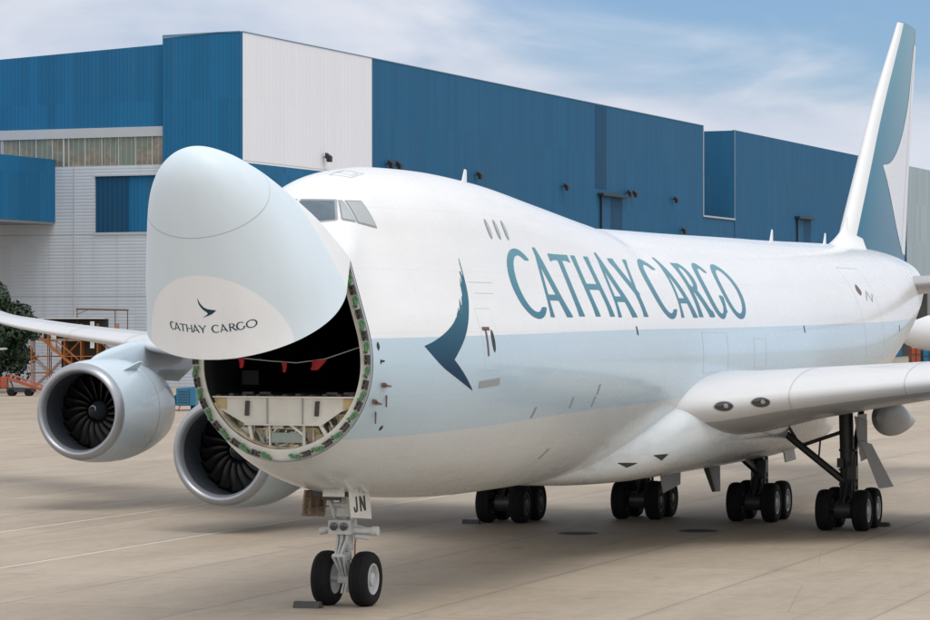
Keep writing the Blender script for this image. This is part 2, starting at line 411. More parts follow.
for yy in np.arange(-1.6, 1.7, .27):
    zz = np.interp(abs(yy), h[:, 0], h[:, 1]); bay.box(4.49, 4.55, yy-.02, yy+.02, zz+.02, 4.7)
for zz in (3.75, 4.1, 4.4):
    ww = float(np.interp(zz, h[:, 1], h[:, 0])); bay.box(4.46, 4.53, -ww, ww, zz-.02, zz+.02)
BAY = bay.build('nose_bay', 'bay_primer', PLANE)
lin = MB(); rows = []
for x_ in (CUT+.015, 4.25, 4.4, 4.57):
    hh = section(x_, 90, TH+.022+.14*max(0, min(1, (x_-4.15)/.25))); hh = hh[hh[:, 1] < 4.72]
    rows.append([(x_, float(np.interp(t_, np.linspace(0, 1, len(hh)), hh[:, 0])), float(np.interp(t_, np.linspace(0, 1, len(hh)), hh[:, 1]))) for t_ in np.linspace(0, 1, 30)])
lin.grid([[(x_, -y_, z_) for x_, y_, z_ in r[::-1]]+r[1:] for r in rows]); lin.build('bay_lining', 'bay_primer', BAY, smooth=60)
r2 = random.Random(3)
for nm, mt, k in (('bay_unit', 'beam_primer', 7), ('bay_unit', 'ring_white', 12), ('bay_unit', 'bracket_dark', 12), ('bay_unit', 'door_grey', 8)):
    for i in range(k):
        q = MB()
        zz = r2.uniform(3.66, 4.30); ww = max(.1, float(np.interp(zz-.12, h[:, 1], h[:, 0]))-.15); yy = r2.uniform(-ww, ww); xx = r2.uniform(4.34, 4.44)
        if r2.random() < .5: q.box(xx, xx+.08, yy-r2.uniform(.03, .14), yy+r2.uniform(.03, .14), zz-.07, zz+r2.uniform(.02, .12))
        else:
            a = r2.uniform(-.3, .3); q.bar((xx, yy, zz-.14), (xx, yy+a, zz+.16), r2.uniform(.015, .04), .03)
        q.build(nm, mt, BAY)
for i in range(9):
    y0 = r2.uniform(-1.0, .9); q = MB(); q.tube((4.36+.015*i, y0, 3.64+.02*(i % 3)), (4.36+.015*i, y0+r2.uniform(.2, .6), 3.66+r2.uniform(0, .3)), .014, n=6); q.build('bay_pipe', 'ring_white', BAY)

# --- raised nose door
HX, HZ, PHI = 4.0, 7.9, R(61.0)
vm = MB()
vs = [(.02+.98*t)**2*CUT for t in np.linspace(0, 1, 44)]
rows = [ring(x) for x in vs]; zt0 = params(vs[0])
ids = vm.grid(rows, closed_u=True)
c = vm.vert((0, 0, 4.70))
for j in range(len(ids[0])): vm.face((c, ids[0][(j+1) % len(ids[0])], ids[0][j]))
vbvh = BVHTree.FromPolygons([(x, y, z) for x, y, z in vm.v], vm.f)
vm.grid([ring(CUT), ring(CUT-.004, .03), ring(CUT-.004, .14), ring(CUT-.3, .16)]+[ring(x, .16) for x in (3, 2.2, 1.5, 1.1)], closed_u=True, cap1=True)
VIS = vm.build('nose_door', 'visor_paint', PLANE, smooth=60)
tag(VIS, 'raised pale blue nose door showing its underside')
def visor_pose(o):
    """turn a mesh modelled in the closed position about the hinge line"""
    o.matrix_basis = Matrix.Translation((HX+.22, 0, HZ)) @ Matrix.Rotation(PHI, 4, 'Y') @ Matrix.Translation((-HX, 0, -HZ))
def fix_visor(): 
    o = VIS; o.matrix_parent_inverse = world_mat(PLANE).inverted(); visor_pose(o)
fix_visor()

# ------------------------------------------------------------------ wing-body fairing
fr = MB()
FT = [(19.5, .4, 2.6, 2.2), (21.0, 1.5, 3.1, 2.02), (23.0, 2.75, 3.8, 1.93), (25.0, 3.35, 4.4, 1.9), (27.5, 3.62, 4.7, 1.9), (32, 3.68, 4.6, 1.9), (38, 3.65, 4.4, 1.92),
      (42, 3.45, 4.3, 2.0), (46, 2.9, 4.2, 2.05), (50, 1.6, 4.0, 2.35), (52, .5, 3.6, 2.7)]
FA = np.array(FT); rows = []
for x in np.linspace(19.5, 52, 60):
    w, zt_, zb_ = (float(pchip(FA[:, 0], FA[:, k], x)) for k in (1, 2, 3))
    zc_ = zb_+(zt_-zb_)*.55; r = []
    for a in np.linspace(0, 2*math.pi, 96, endpoint=False):
        ca, sa = math.cos(a), math.sin(a); e = 2/2.7
        r.append((x, w*math.copysign(abs(ca)**e, ca), zc_+(zt_-zc_ if sa > 0 else zc_-zb_)*math.copysign(abs(sa)**e, sa)))
    rows.append(r)
fr.grid(rows, closed_u=True, cap0=True, cap1=True)
FAIR = fr.build('wing_fairing', 'hull_paint', PLANE, smooth=180)
fairbvh = BVHTree.FromPolygons([(x, y, z) for x, y, z in fr.v], fr.f)

# ------------------------------------------------------------------ wings
def foil(n=26, t=.12, camber=.02):
    out = []
    for i in range(n*2):
        if i < n: x = .5*(1+math.cos(math.pi*i/n)); s = 1
        else: x = .5*(1-math.cos(math.pi*(i-n)/n)); s = -1
        yt = 5*t*(.2969*math.sqrt(max(x, 0))-.126*x-.3516*x*x+.2843*x**3-.1015*x**4)
        out.append((x, s*yt*(1.0 if s > 0 else .95)+camber*4*x*(1-x)*(.4+.6*x)))
    return out
#       y     xLE    zLE   chord  t    twist
WS = [(2.6, 24.7, 4.00, 17.6, .118, 2.2), (3.4, 25.5, 4.02, 16.6, .118, 2.2), (5.5, 27.36, 4.27, 14.6, .108, 1.8), (9.2, 30.6, 4.66, 12.0, .094, 1.2), (13.0, 33.9, 5.02, 9.6, .092, .8),
      (17, 37.4, 5.30, 8.0, .095, .3), (21, 40.85, 5.58, 6.9, .09, 0), (25, 44.3, 5.86, 5.7, .088, -.4), (28.5, 47.4, 6.12, 4.7, .085, -.8), (31, 49.6, 6.36, 4.0, .082, -1),
      (32.6, 51.3, 6.55, 3.1, .08, -1), (33.6, 52.9, 6.72, 2.0, .08, -1), (34.2, 54.4, 6.86, .9, .08, -1)]
def sect(y, xl, zl, c, t, tw, sg):
    a = R(-tw); return [(xl+c*(x*math.cos(a)-z*math.sin(a)), sg*y, zl+c*(x*math.sin(a)+z*math.cos(a))) for x, z in foil(t=t)]
WA = np.array(WS)
def wing_row(y, sg):
    return sect(y, *[float(pchip(WA[:, 0], WA[:, k], y)) for k in range(1, 6)], sg)
WINGS = {}
for sg in (1, -1):
    wm = MB(); wm.grid([wing_row(y, sg) for y in list(np.linspace(2.6, 31, 44))+[31.6, 32.2, 32.8, 33.2, 33.6, 33.9, 34.2]], closed_u=True, cap0=True, cap1=True)
    wm.m = [1 if k < len(wm.f)-2 and 26+3 <= k % 52 < 51 else 0 for k in range(len(wm.f))]   # lower surface is grey, with its underside shade put into the colour
    W = wm.build('wing', ['wing_top', 'wing_grey'], PLANE, smooth=60)
    WINGS[sg] = (W, BVHTree.FromPolygons([(x, y, z) for x, y, z in wm.v], wm.f))
    # flap track fairings
    for yf, xs, ln, rr in ((5.9, 38.2, 6.6, .50), (9.6, 38.8, 6.4, .46), (16, 40.8, 5.6, .40), (20, 43.2, 5.0, .36)):
        zz = float(pchip(WA[:, 0], WA[:, 3], yf))*0+float(pchip(WA[:, 0], WA[:, 2], yf))-.92
        fm_ = MB(); fm_.lathe((xs, sg*yf, zz), (1, 0, -.05), [(ln*t, rr*(math.sin(math.pi*min(1, t*1.02)**.62))**.75 if 0 < t < .98 else .01) for t in np.linspace(0, 1, 30)], n=28, sx=.75, sz=1.15)
        fm_.build('flap_fairing', 'door_grey', W, smooth=180)
# ------------------------------------------------------------------ engines
def engine(x0, y, z, wy):
    nm = MB()
    prof = [(.0, 1.50), (.05, 1.555), (.12, 1.60), (.22, 1.64)]
    body = [(.22, 1.64), (.40, 1.68), (.8, 1.735), (1.3, 1.77), (2.0, 1.79), (2.7, 1.77), (3.4, 1.70), (4.1, 1.58), (4.75, 1.42), (4.76, 1.38), (4.2, 1.42)]
    nm.lathe((x0, y, z), (1, 0, 0), body, n=72)
    E = nm.build('engine', 'nacelle_paint', PLANE, smooth=40)
    lm = MB(); lm.lathe((x0, y, z), (1, 0, 0), prof[::-1]+[(-.035, 1.46), (-.03, 1.42), (.03, 1.37), (.12, 1.33), (.24, 1.31)], n=72)
    lm.build('intake_lip', 'bare_metal', E, smooth=180)
    dm = MB(); dm.lathe((x0, y, z), (1, 0, 0), [(.24, 1.31), (.7, 1.32), (1.25, 1.35), (2.0, 1.36)], n=60); dm.build('intake_duct', 'duct_grey', E, smooth=60)
    dm = MB(); dm.lathe((x0, y, z), (1, 0, 0), [(1.95, 1.36), (1.95, .01)], n=48); dm.build('stator', 'black_detail', E)
    bm_ = MB(); nb = 18
    for k in range(nb):
        a0 = 2*math.pi*k/nb; rows = []
        for i in range(9):
            t = i/8; r = .35+1.0*t; tw = R(35+35*t); sweep = .30*math.sin(t*2.6)*(1 if t < .9 else .95)
            a = a0+sweep*.55; ch = .20+.10*math.sin(math.pi*min(1, t*1.1))
            cc = Vector((1.56-.05*t, 0, 0)); rad = Vector((0, math.cos(a), math.sin(a))); tan = Vector((0, -math.sin(a), math.cos(a)))
            d = Vector((math.cos(tw), 0, 0))+tan*math.sin(tw)
            rows.append([Vector((x0, y, z))+cc+rad*r+d*(ch*s) for s in (-1, -.4, .2, 1)])
        bm_.grid(rows)
    fan = bm_.build('fan', 'fan_blade', E, smooth=180)
    sol = fan.modifiers.new('thick', 'SOLIDIFY'); sol.thickness = .018
    sp = MB(); sp.lathe((x0+.95, y, z), (1, 0, 0), [(0, .004), (.03, .045), (.10, .10), (.3, .20), (.5, .29), (.72, .36)], n=32); S_ = sp.build('spinner', 'duct_grey', E, smooth=60)
    sw = MB(); rr = []
    for i in range(22):
        t = i/21; s = .12+.28*t; r = .10+.15*t+.014; a = t*4.2; w = .035*math.sin(math.pi*t)+.004
        rr.append([(x0+.95+s+dx*.6, y+(r+dx*.45)*math.cos(a), z+(r+dx*.45)*math.sin(a)) for dx in (-w, w)])
    sw.grid(rr); sw.build('spinner_swirl', 'white_paint', S_)
    cm = MB(); cm.lathe((x0, y, z), (1, 0, 0), [(3.9, 1.02), (4.8, .98), (5.6, .82), (6.2, .62), (6.25, .5), (6.7, .3), (7.1, .03)], n=40); cm.build('core_nozzle', 'bare_metal', E, smooth=40)
    # pylon
    pm = MB(); xw = float(pchip(WA[:, 0], WA[:, 1], abs(y))); zw = float(pchip(WA[:, 0], WA[:, 2], abs(y)))
    rows = []
    for (px, zl_, zh_, w_) in ((x0+.95, z+1.70, z+1.76, .03), (x0+1.5, z+1.6, z+1.92, .16), (x0+2.4, z+1.5, z+2.10, .24), (xw-1.2, z+1.2, zw+.10, .26), (xw+.3, z+1.0, zw+.25, .28), (xw+2.6, z+.9, zw-.1, .26), (xw+4.6, zw-.7, zw-.3, .06)):
        rows.append([(px, y-w_, zl_), (px, y-w_, zh_-w_*.6), (px, y-w_*.5, zh_-.02), (px, y, zh_), (px, y+w_*.5, zh_-.02), (px, y+w_, zh_-w_*.6), (px, y+w_, zl_)])
    pm.grid(rows, closed_u=True, cap0=True, cap1=True); pm.build('pylon', 'nacelle_paint', E, smooth=45)
    # strake on the shoulder
    sg = 1
    for sg in (1,):
        a = R(38); rad = Vector((0, math.sin(a)*sg, math.cos(a))); q = Vector((x0, y, z))
        km = MB(); nrm = Vector((0, math.cos(a), -math.sin(a)))
        pts = [q+Vector((1.15, 0, 0))+rad*1.74, q+Vector((2.3, 0, 0))+rad*1.77, q+Vector((2.3, 0, 0))+rad*2.12, q+Vector((2.05, 0, 0))+rad*2.14]
        km.hexa([p+nrm*-.02 for p in pts]+[p+nrm*.02 for p in pts]); km.build('strake', 'nacelle_paint', E)
    sb = MB(); sb.lathe((x0, y, z), (1, 0, 0), [(.222, 1.642), (.225, 1.648), (.245, 1.652), (.25, 1.645)], n=72); sb.build('cowl_seam', 'grey_line', E, smooth=30)
    sb = MB(); sb.lathe((x0, y, z), (1, 0, 0), [(2.72, 1.772), (2.725, 1.776), (2.742, 1.775), (2.75, 1.770)], n=72); sb.build('cowl_seam', 'grey_line', E, smooth=30)
    return E
engine(35.9, -20.95, 3.38, 0); engine(27.6, -11.98, 2.48, 0)
engine(27.6, 11.98, 2.48, 0); engine(35.9, 20.95, 3.38, 0)

# ------------------------------------------------------------------ undercarriage
def tyre_prof(r, w):
    return [(-w*.42, r*.56), (-w*.5, r*.66), (-w*.5, r*.80), (-w*.45, r*.90), (-w*.34, r*.965), (-w*.2, r*.99), (-w*.155, r*.992), (-w*.15, r*.975), (-w*.12, r*.975), (-w*.115, r*.998),
            (-w*.02, r), (-w*.015, r*.982), (w*.015, r*.982), (w*.02, r), (w*.115, r*.998), (w*.12, r*.975), (w*.15, r*.975), (w*.155, r*.992), (w*.2, r*.99), (w*.34, r*.965), (w*.45, r*.90), (w*.5, r*.80), (w*.5, r*.66), (w*.42, r*.56)]
def wheel(x, y, r, w, parent, out, rimmat):
    """tyre with its rim; out = +1/-1 side the hub faces; the tread rests flat on the ground"""
    t = MB(); t.lathe((x, y, r-.012), (0, 1, 0), tyre_prof(r, w), n=56)
    t.v = [(a, b_, max(c_, .0)) for a, b_, c_ in t.v]
    T = t.build('tyre', 'tyre_rubber', parent, smooth=50)
    o = out; k = MB()
    k.lathe((x, y, r-.012), (0, o, 0), [(-w*.42, r*.565), (-w*.36, r*.50), (-w*.2, .02)], n=40)
    k.lathe((x, y, r-.012), (0, o, 0), [(w*.44, r*.57), (w*.46, r*.54), (w*.42, r*.50), (w*.24, r*.46), (w*.17, r*.36), (w*.17, r*.27), (w*.30, r*.245), (w*.42, r*.23), (w*.45, r*.17), (w*.46, .01)], n=40)
    for i in range(9):
        a = 2*math.pi*i/9; cx, cz = x+math.cos(a)*r*.40, r-.012+math.sin(a)*r*.40
        k.tube((cx, y+o*w*.17, cz), (cx, y+o*w*.24, cz), .028, n=6)
    k.build('rim', rimmat, parent, smooth=35)
# nose gear
g = MB(); X0 = 7.82
g.tube((X0, 0, .62), (X0, 0, 1.35), .085, n=20); g.tube((X0, 0, 1.25), (X0, 0, 1.62), .15, n=24); g.tube((X0, 0, 1.5), (X0-.03, 0, 2.75), .135, n=24)
g.tube((X0, 0, 1.02), (X0, 0, 1.22), .115, n=20)
for z in (1.30, 1.60, 1.95): g.tube((X0, 0, z), (X0, 0, z+.05), .185, n=24)
g.tube((X0, -.50, .61), (X0, .50, .61), .07, n=18)
g.obox((X0, 0, .63), (1, 0, 0), (0, 1, 0), (0, 0, 1), .13, .17, .12)
# torque link, ahead of the strut
for a, b_ in (((X0-.16, 0, 1.62), (X0-.52, 0, 1.16)), ((X0-.52, 0, 1.16), (X0-.13, 0, .70))):
    for s in (-1, 1): g.bar(Vector(a)+Vector((0, s*.13, 0)), Vector(b_)+Vector((0, s*.05, 0)), .05, .08, up=(1, 0, 0))
    g.bar(a, b_, .12, .035, up=(0, 1, 0))
g.tube((X0-.52, -.12, 1.16), (X0-.52, .12, 1.16), .045, n=12)
# steering collar with actuators
g.obox((X0-.10, 0, 1.82), (1, 0, 0), (0, 1, 0), (0, 0, 1), .2, .22, .13)
for s in (-1, 1):
    g.tube((X0-.02, s*.16, 1.80), (X0+.05, s*.62, 1.66), .065, n=14); g.tube((X0+.05, s*.50, 1.69), (X0+.06, s*.66, 1.655), .085, n=14)
    g.tube((X0-.3, s*.13, 1.86), (X0-.18, s*.13, 1.86), .085, n=14)
    g.tube((X0+.05, s*.15, 1.95), (X0+.25, s*.22, 2.7), .05, n=10)
g.tube((X0-.05, .26, 1.45), (X0-.08, .22, 1.95), .03, n=8)
g.tube((X0-.1, .2, 1.70), (X0-.1, .70, 1.70), .085, n=14); g.tube((X0-.1, .66, 1.70), (X0-.1, .80, 1.70), .11, n=14); g.tube((X0-.2, .3, 1.58), (X0-.2, .62, 1.55), .05, n=10)
g.obox((X0-.22, -.05, 1.78), (1, 0, 0), (0, 1, 0), (0, 0, 1), .10, .27, .16)
for s in (-1, 1): g.tube((X0-.2, s*.2, 1.95), (X0-.5, s*.26, 2.6), .045, n=8)
g.tube((X0-.25, .05, 2.2), (X0-.12, .05, 2.75), .11, n=14); g.tube((X0-.28, .14, 2.1), (X0-.28, .14, 2.5), .05, n=10)
for k in range(4): g.tube((X0-.2-.02*k, .2+.05*k, 2.5), (X0-.16, .18+.03*k, 1.85), .013, n=6)
g.obox((X0-.16, 0, 2.12), (1, 0, 0), (0, 1, 0), (0, 0, 1), .07, .16, .11)
# drag brace and lock links
for s in (-1, 1): g.bar((X0-.12, s*.17, 2.02), (X0-.75, s*.30, 2.78), .08, .12)
g.tube((X0-.3, -.25, 2.3), (X0-.3, .25, 2.3), .04, n=10); g.bar((X0+.1, .12, 2.2), (X0+.9, .12, 2.8), .08, .1)
for i, (yy, zz) in enumerate(((-.08, 1.55), (.09, 1.5), (.0, 1.58), (.11, 1.7))):
    for k in range(6):
        t0, t1 = k/6, (k+1)/6; f = lambda t: (X0-.19-.07*math.sin(math.pi*t), yy+.05*math.sin(5*t+i), zz-.5*t+.9*(1-t)*.5)
        g.tube(f(t0), f(t1), .014, n=6, caps=False)
NG = g.build('nose_gear', 'gear_grey', PLANE, smooth=35, bevel=.006); tag(NG, 'twin-wheel nose gear with grey strut')
for s in (1, -1): wheel(X0, s*.455, .622, .44, NG, s, 'rim_paint')
for s in (-1, 1): g = MB(); g.lathe((X0-.33, -.05+s*.12, 1.80), (-1, 0, 0), [(0, .09), (.05, .09), (.06, .07), (.055, .01)], n=20); g.build('taxi_light', 'lamp_glass', NG, smooth=40)
g = MB(); g.tube((X0-.05, .05, .30), (X0-.05, .05, .48), .05, .02, n=10); g.bar((X0-.16, 0, .5), (X0-.3, 0, .30), .05, .05); g.build('tow_fitting', 'gear_grey', NG)
g = MB(); g.tube((X0+.1, .16, 1.1), (X0+.02, .2, 1.5), .016, n=6); g.tube((X0+.02, .2, 1.5), (X0+.06, .17, 1.75), .016, n=6); g.build('hydraulic_hose', 'red_cloth', NG)
# nose gear doors
def panel(name, pts, th, nrm, mat, parent, bevel=.01):
    q = MB(); nrm = Vector(nrm).normalized(); q.hexa([Vector(p) for p in pts]+[Vector(p)+nrm*th for p in pts]); return q.build(name, mat, parent, bevel=bevel)
dP = [(6.95, .38, 2.66), (8.15, .38, 2.54), (8.15, .44, 1.94), (6.95, .44, 2.04)]
DOORP = panel('gear_door', dP, .045, (0, 1, 0), 'ring_white', NG)
dS = [(7.02, -.66, 2.64), (8.35, -.66, 2.55), (8.35, -.74, 1.96), (7.02, -.74, 2.05)]
panel('gear_door', dS, .045, (0, -1, 0), 'door_inner', NG)
q = MB()
for z in (2.2, 2.45): q.box(7.06, 8.3, -.655, -.625, z-.015, z+.015)
for x in (7.2, 7.6, 8.0): q.box(x, x+.03, -.69, -.62, 2.08, 2.58)
q.build('door_stiffener', 'door_inner', NG)
q = MB(); q.box(7.0, 7.9, -.50, .42, 2.50, 2.75); q.box(6.95, 7.0, -.25, .2, 2.42, 2.75); q.build('gear_bay', 'dark_gear', NG)
q = MB(); q.box(6.93, 6.97, -.22, .30, 2.50, 2.68); q.build('bay_lip', 'ring_white', NG)
# main gear: four-wheel trucks
def main_gear(x, y, wing):
    r, w = .635, .47; s = 1 if y > 0 else -1; g = MB()
    g.tube((x-.95, y, .62), (x+.95, y, .62), .13, n=16); g.obox((x, y, .68), (1, 0, 0), (0, 1, 0), (0, 0, 1), .30, .19, .19)
    for dx in (-.735, .735):
        g.tube((x+dx, y-.56, .625), (x+dx, y+.56, .625), .085, n=14)
        g.tube((x+dx, y-.25, .625), (x+dx, y+.25, .625), .26, n=18)
        g.bar((x+dx, y+.15, .9), (x, y+.12, .95), .05, .07)
    top = 3.9 if wing else 2.9; dy = -.1*s if wing else 0
    g.tube((x, y, .7), (x, y+dy*.3, 1.6), .13, n=18); g.tube((x, y+dy*.3, 1.35), (x, y+dy, top), .22, n=20)
    for z in (1.35, 1.8, 2.4): g.tube((x, y+dy*.4, z), (x, y+dy*.4, z+.07), .27, n=20)
    g.bar((x-.2, y, 1.4), (x-.55, y, 1.05), .3, .06); g.bar((x-.55, y, 1.05), (x-.2, y, .75), .3, .06)
    if wing:
        g.tube((x-.1, y-.1*s, 1.45), (x-.2, y-2.1*s, 3.05), .11, n=12); g.tube((x+.05, y-.15*s, 1.55), (x-.1, y-1.9*s, 2.95), .05, n=10)
        g.tube((x, y-.2*s, 3.0), (x-.1, y-1.5*s, 2.55), .06, n=10); g.tube((x-.1, y-1.5*s, 2.55), (x-.15, y-1.9*s, 3.2), .045, n=10)
        g.tube((x+.02, y-.9*s, 2.75), (x+.02, y-.95*s, 2.2), .03, n=8)
        g.bar((x+.1, y, 1.5), (x+1.9, y, 3.6), .16, .16)
    else:
        g.bar((x-.1, y, 1.55), (x-2.0, y-.25*s, 2.25), .16, .16); g.bar((x, y+.2, 1.9), (x-1.1, y+.25, 2.2), .09, .09)
    for k in range(5): g.tube((x-.26, y-.14+.07*k, 1.0), (x-.27, y-.12+.05*k, 2.1), .016, n=6)
    g.obox((x-.2, y+.15, 1.75), (1, 0, 0), (0, 1, 0), (0, 0, 1), .12, .14, .2)
    for dx in (-.735, .735):
        for q_ in (-.2, .2):
            for k in range(3): g.tube((x+dx-.2, y+q_+.05*k, .75), (x+dx*.4, y+q_*.6, 1.25+.1*k), .014, n=5)
    g.tube((x+.15, y-.28, .95), (x+.1, y-.24, 2.1), .05, n=8); g.tube((x-.28, y+.22, 1.1), (x-.22, y+.24, 2.3), .045, n=8); g.tube((x+.24, y+.2, 1.2), (x+.2, y+.2, 2.4), .04, n=8)
    g.obox((x-.25, y-.2, 2.05), (1, 0, 0), (0, 1, 0), (0, 0, 1), .1, .1, .14); g.tube((x-.9, y, .78), (x-.25, y, 1.5), .06, n=10); g.tube((x+.9, y, .78), (x+.25, y, 1.5), .06, n=10)
    G = g.build('wing_gear' if wing else 'body_gear', 'dark_gear', PLANE, smooth=35)
    for dx in (-.735, .735):
        for dy_ in (-.56, .56): wheel(x+dx, y+dy_, r, w, G, 1 if dy_ > 0 else -1, 'rim_paint' if dy_ > 0 and y > 0 else 'dark_rim')
    return G
GW = main_gear(35.95, 5.5, True); GB = main_gear(39.0, 1.92, False); GB2 = main_gear(39.0, -1.92, False); GW2 = main_gear(35.95, -5.5, True)
for G, s in ((GW, 1), (GW2, -1)):
    panel('gear_door', [(35.55, s*5.85, 3.55), (36.5, s*5.95, 3.55), (36.1, s*6.0, 2.35), (35.6, s*5.9, 2.30)], .05, (-1, s*.3, 0), 'door_grey', G)
    panel('gear_door', [(35.5, s*5.95, 2.75), (35.55, s*6.3, 2.65), (35.7, s*6.95, 1.35), (35.65, s*6.5, 1.28)], .06, (-1, 0, 0), 'door_grey', G)
    panel('gear_door', [(35.6, s*5.75, 3.5), (35.6, s*6.15, 3.4), (35.62, s*6.15, 2.2), (35.62, s*5.95, 2.1)], .05, (-1, 0, .1), 'door_grey', G)
panel('gear_door', [(37.0, .42, 2.3), (37.0, 1.12, 2.3), (37.05, 1.12, 1.02), (37.05, .90, 1.0)], .06, (1, 0, 0), 'door_grey', GB)
panel('gear_door', [(36.95, .40, 2.3), (36.95, .62, 2.3), (37.0, .98, 1.02), (37.0, .88, 1.0)], .04, (-1, 0, 0), 'dark_gear', GB)
panel('gear_door', [(36.0, -.70, 2.3), (36.0, .12, 2.3), (36.05, .08, 1.28), (36.05, -.48, .98)], .06, (1, 0, 0), 'door_grey', GB2)
panel('gear_door', [(38.6, 2.75, 2.45), (39.6, 2.85, 2.45), (39.6, 2.95, 1.95), (38.6, 2.85, 1.90)], .05, (0, 1, 0), 'ring_white', GB)
panel('gear_door', [(38.6, -2.75, 2.45), (39.6, -2.85, 2.45), (39.6, -2.95, 1.95), (38.6, -2.85, 1.90)], .05, (0, -1, 0), 'ring_white', GB2)

# ------------------------------------------------------------------ tail
fn = MB()
FS = [(8.9, 59.8, 13.4, .085), (10.0, 61.0, 12.5, .088), (12.5, 63.75, 10.35, .09), (15.0, 66.5, 8.4, .088), (17.5, 69.7, 5.9, .085), (18.9, 71.55, 4.45, .08), (19.35, 72.1, 3.95, .075)]
FSA = np.array(FS)
def fin_row(z):
    xl, c_, t = (float(pchip(FSA[:, 0], FSA[:, k], z)) for k in (1, 2, 3))
    return [(xl+c_*x, c_*y, z) for x, y in foil(22, t, 0)]
fn.grid([fin_row(z) for z in np.linspace(8.9, 19.35, 40)], closed_u=True, cap0=True, cap1=True)
fn2 = fn
FIN = fn.build('fin', 'fin_teal', PLANE, smooth=60)
fbvh = BVHTree.FromPolygons([(x, y, z) for x, y, z in fn.v], fn.f)
# white leading edge
le = MB(); rows = []
for z in np.linspace(8.9, 19.3, 30):
    xl, c_, t = (float(pchip(FSA[:, 0], FSA[:, k], z)) for k in (1, 2, 3)); r = []
    lim = .80-.03*(z-9); 
    pts = [(x, y) for x, y in foil(40, t, 0)]
    up = sorted([p for p in pts if p[1] >= 0 and p[0]*c_ <= lim]); dn = sorted([p for p in pts if p[1] < 0 and p[0]*c_ <= lim])
    k = 12; ux = np.linspace(0, lim/c_, k)
    yt = lambda x: 5*t*(.2969*math.sqrt(x)-.126*x-.3516*x*x+.2843*x**3-.1015*x**4)
    ux = [lim/c_*(i/(k-1))**2 for i in range(k)]
    r = [(xl-.012+c_*x, c_*yt(x)+.010, z) for x in ux[::-1]]+[(xl-.012+c_*x, -c_*yt(x)-.010, z) for x in ux[1:]]
    rows.append(r)
le.grid(rows); le.build('leading_edge', 'white_paint', FIN, smooth=60)
df = MB(); rows = []
for t in np.linspace(0, 1, 18):      # dorsal fillet
    x = 58.6+t*7.4; zt_ = params(x)[1]; hh = 2.6*t**2.2; w_ = .12+.75*(1-(t-.5)**2*1.4)*.6
    rows.append([(x, w_*math.cos(a), zt_-.25+(hh+.25)*math.sin(a)) for a in np.linspace(0, math.pi, 15)])
rows = []
for t in np.linspace(0, 1, 20):
    z = 9.05+1.5*t; x0_ = 57.9+3.55*t**.6; w0 = .95*(1-t)**1.6+.10
    rows.append([(x0_+(1-math.cos(a))*2.2, w0*math.sin(a)*1.0, z) for a in np.linspace(-math.pi/2, math.pi/2, 17)] )
df.grid(rows); df.build('dorsal_fillet', 'white_paint', FIN, smooth=180)
for sg in (1, -1):
    hs = MB(); rows = []
    for t in np.linspace(0, 1, 16):
        y = .9+10.1*t; xl = 64.6+8.0*t; c_ = 8.6-6.2*t; zl = 7.85+.95*t
        rows.append([(xl+c_*x, sg*y, zl+c_*z) for x, z in foil(20, .095, 0)])
    hs.grid(rows, closed_u=True, cap0=True, cap1=True); hs.build('stabiliser', 'wing_grey', PLANE, smooth=60)
# antenna blades on the crown
for x in (15.6, 48.5, 57.2):
    a = MB(); z = params(x)[1]
    a.hexa([(x, -.03, z-.05), (x+.34, -.03, z-.05), (x+.34, .03, z-.05), (x, .03, z-.05), (x+.25, -.012, z+.42), (x+.38, -.012, z+.40), (x+.38, .012, z+.40), (x+.25, .012, z+.42)])
    a.build('antenna', 'white_paint', FUS)
# ------------------------------------------------------------------ painted marks: shapes are marched on a fine grid and laid on the skin
def seg_sdf(px, py, ax, ay, bx, by):
    dx, dy = bx-ax, by-ay; t = np.clip(((px-ax)*dx+(py-ay)*dy)/(dx*dx+dy*dy+1e-12), 0, 1)
    return np.hypot(px-ax-t*dx, py-ay-t*dy)
def poly_sdf(poly):
    def f(px, py):
        d = np.full(px.shape, 1e9); ins = np.zeros(px.shape, bool); n = len(poly)
        for i in range(n):
            ax, ay = poly[i]; bx, by = poly[(i+1) % n]; d = np.minimum(d, seg_sdf(px, py, ax, ay, bx, by))
            c = ((ay > py) != (by > py)) & (px < (bx-ax)*(py-ay)/((by-ay)+1e-12)+ax); ins ^= c
        return np.where(ins, -d, d)
    return f
def smooth_poly(pts, closed_sharp=(), k=6):
    """Catmull-Rom through pts, keeping the listed indices as sharp corners"""
    out = []; n = len(pts)
    for i in range(n):
        p0, p1, p2, p3 = (np.array(pts[j % n], float) for j in (i-1, i, i+1, i+2))
        if i in closed_sharp: p0 = p1
        if (i+1) % n in closed_sharp: p3 = p2
        for j in range(k):
            t = j/k; out.append(tuple(.5*((2*p1)+(-p0+p2)*t+(2*p0-5*p1+4*p2-p3)*t*t+(-p0+3*p1-3*p2+p3)*t**3)))
    return out
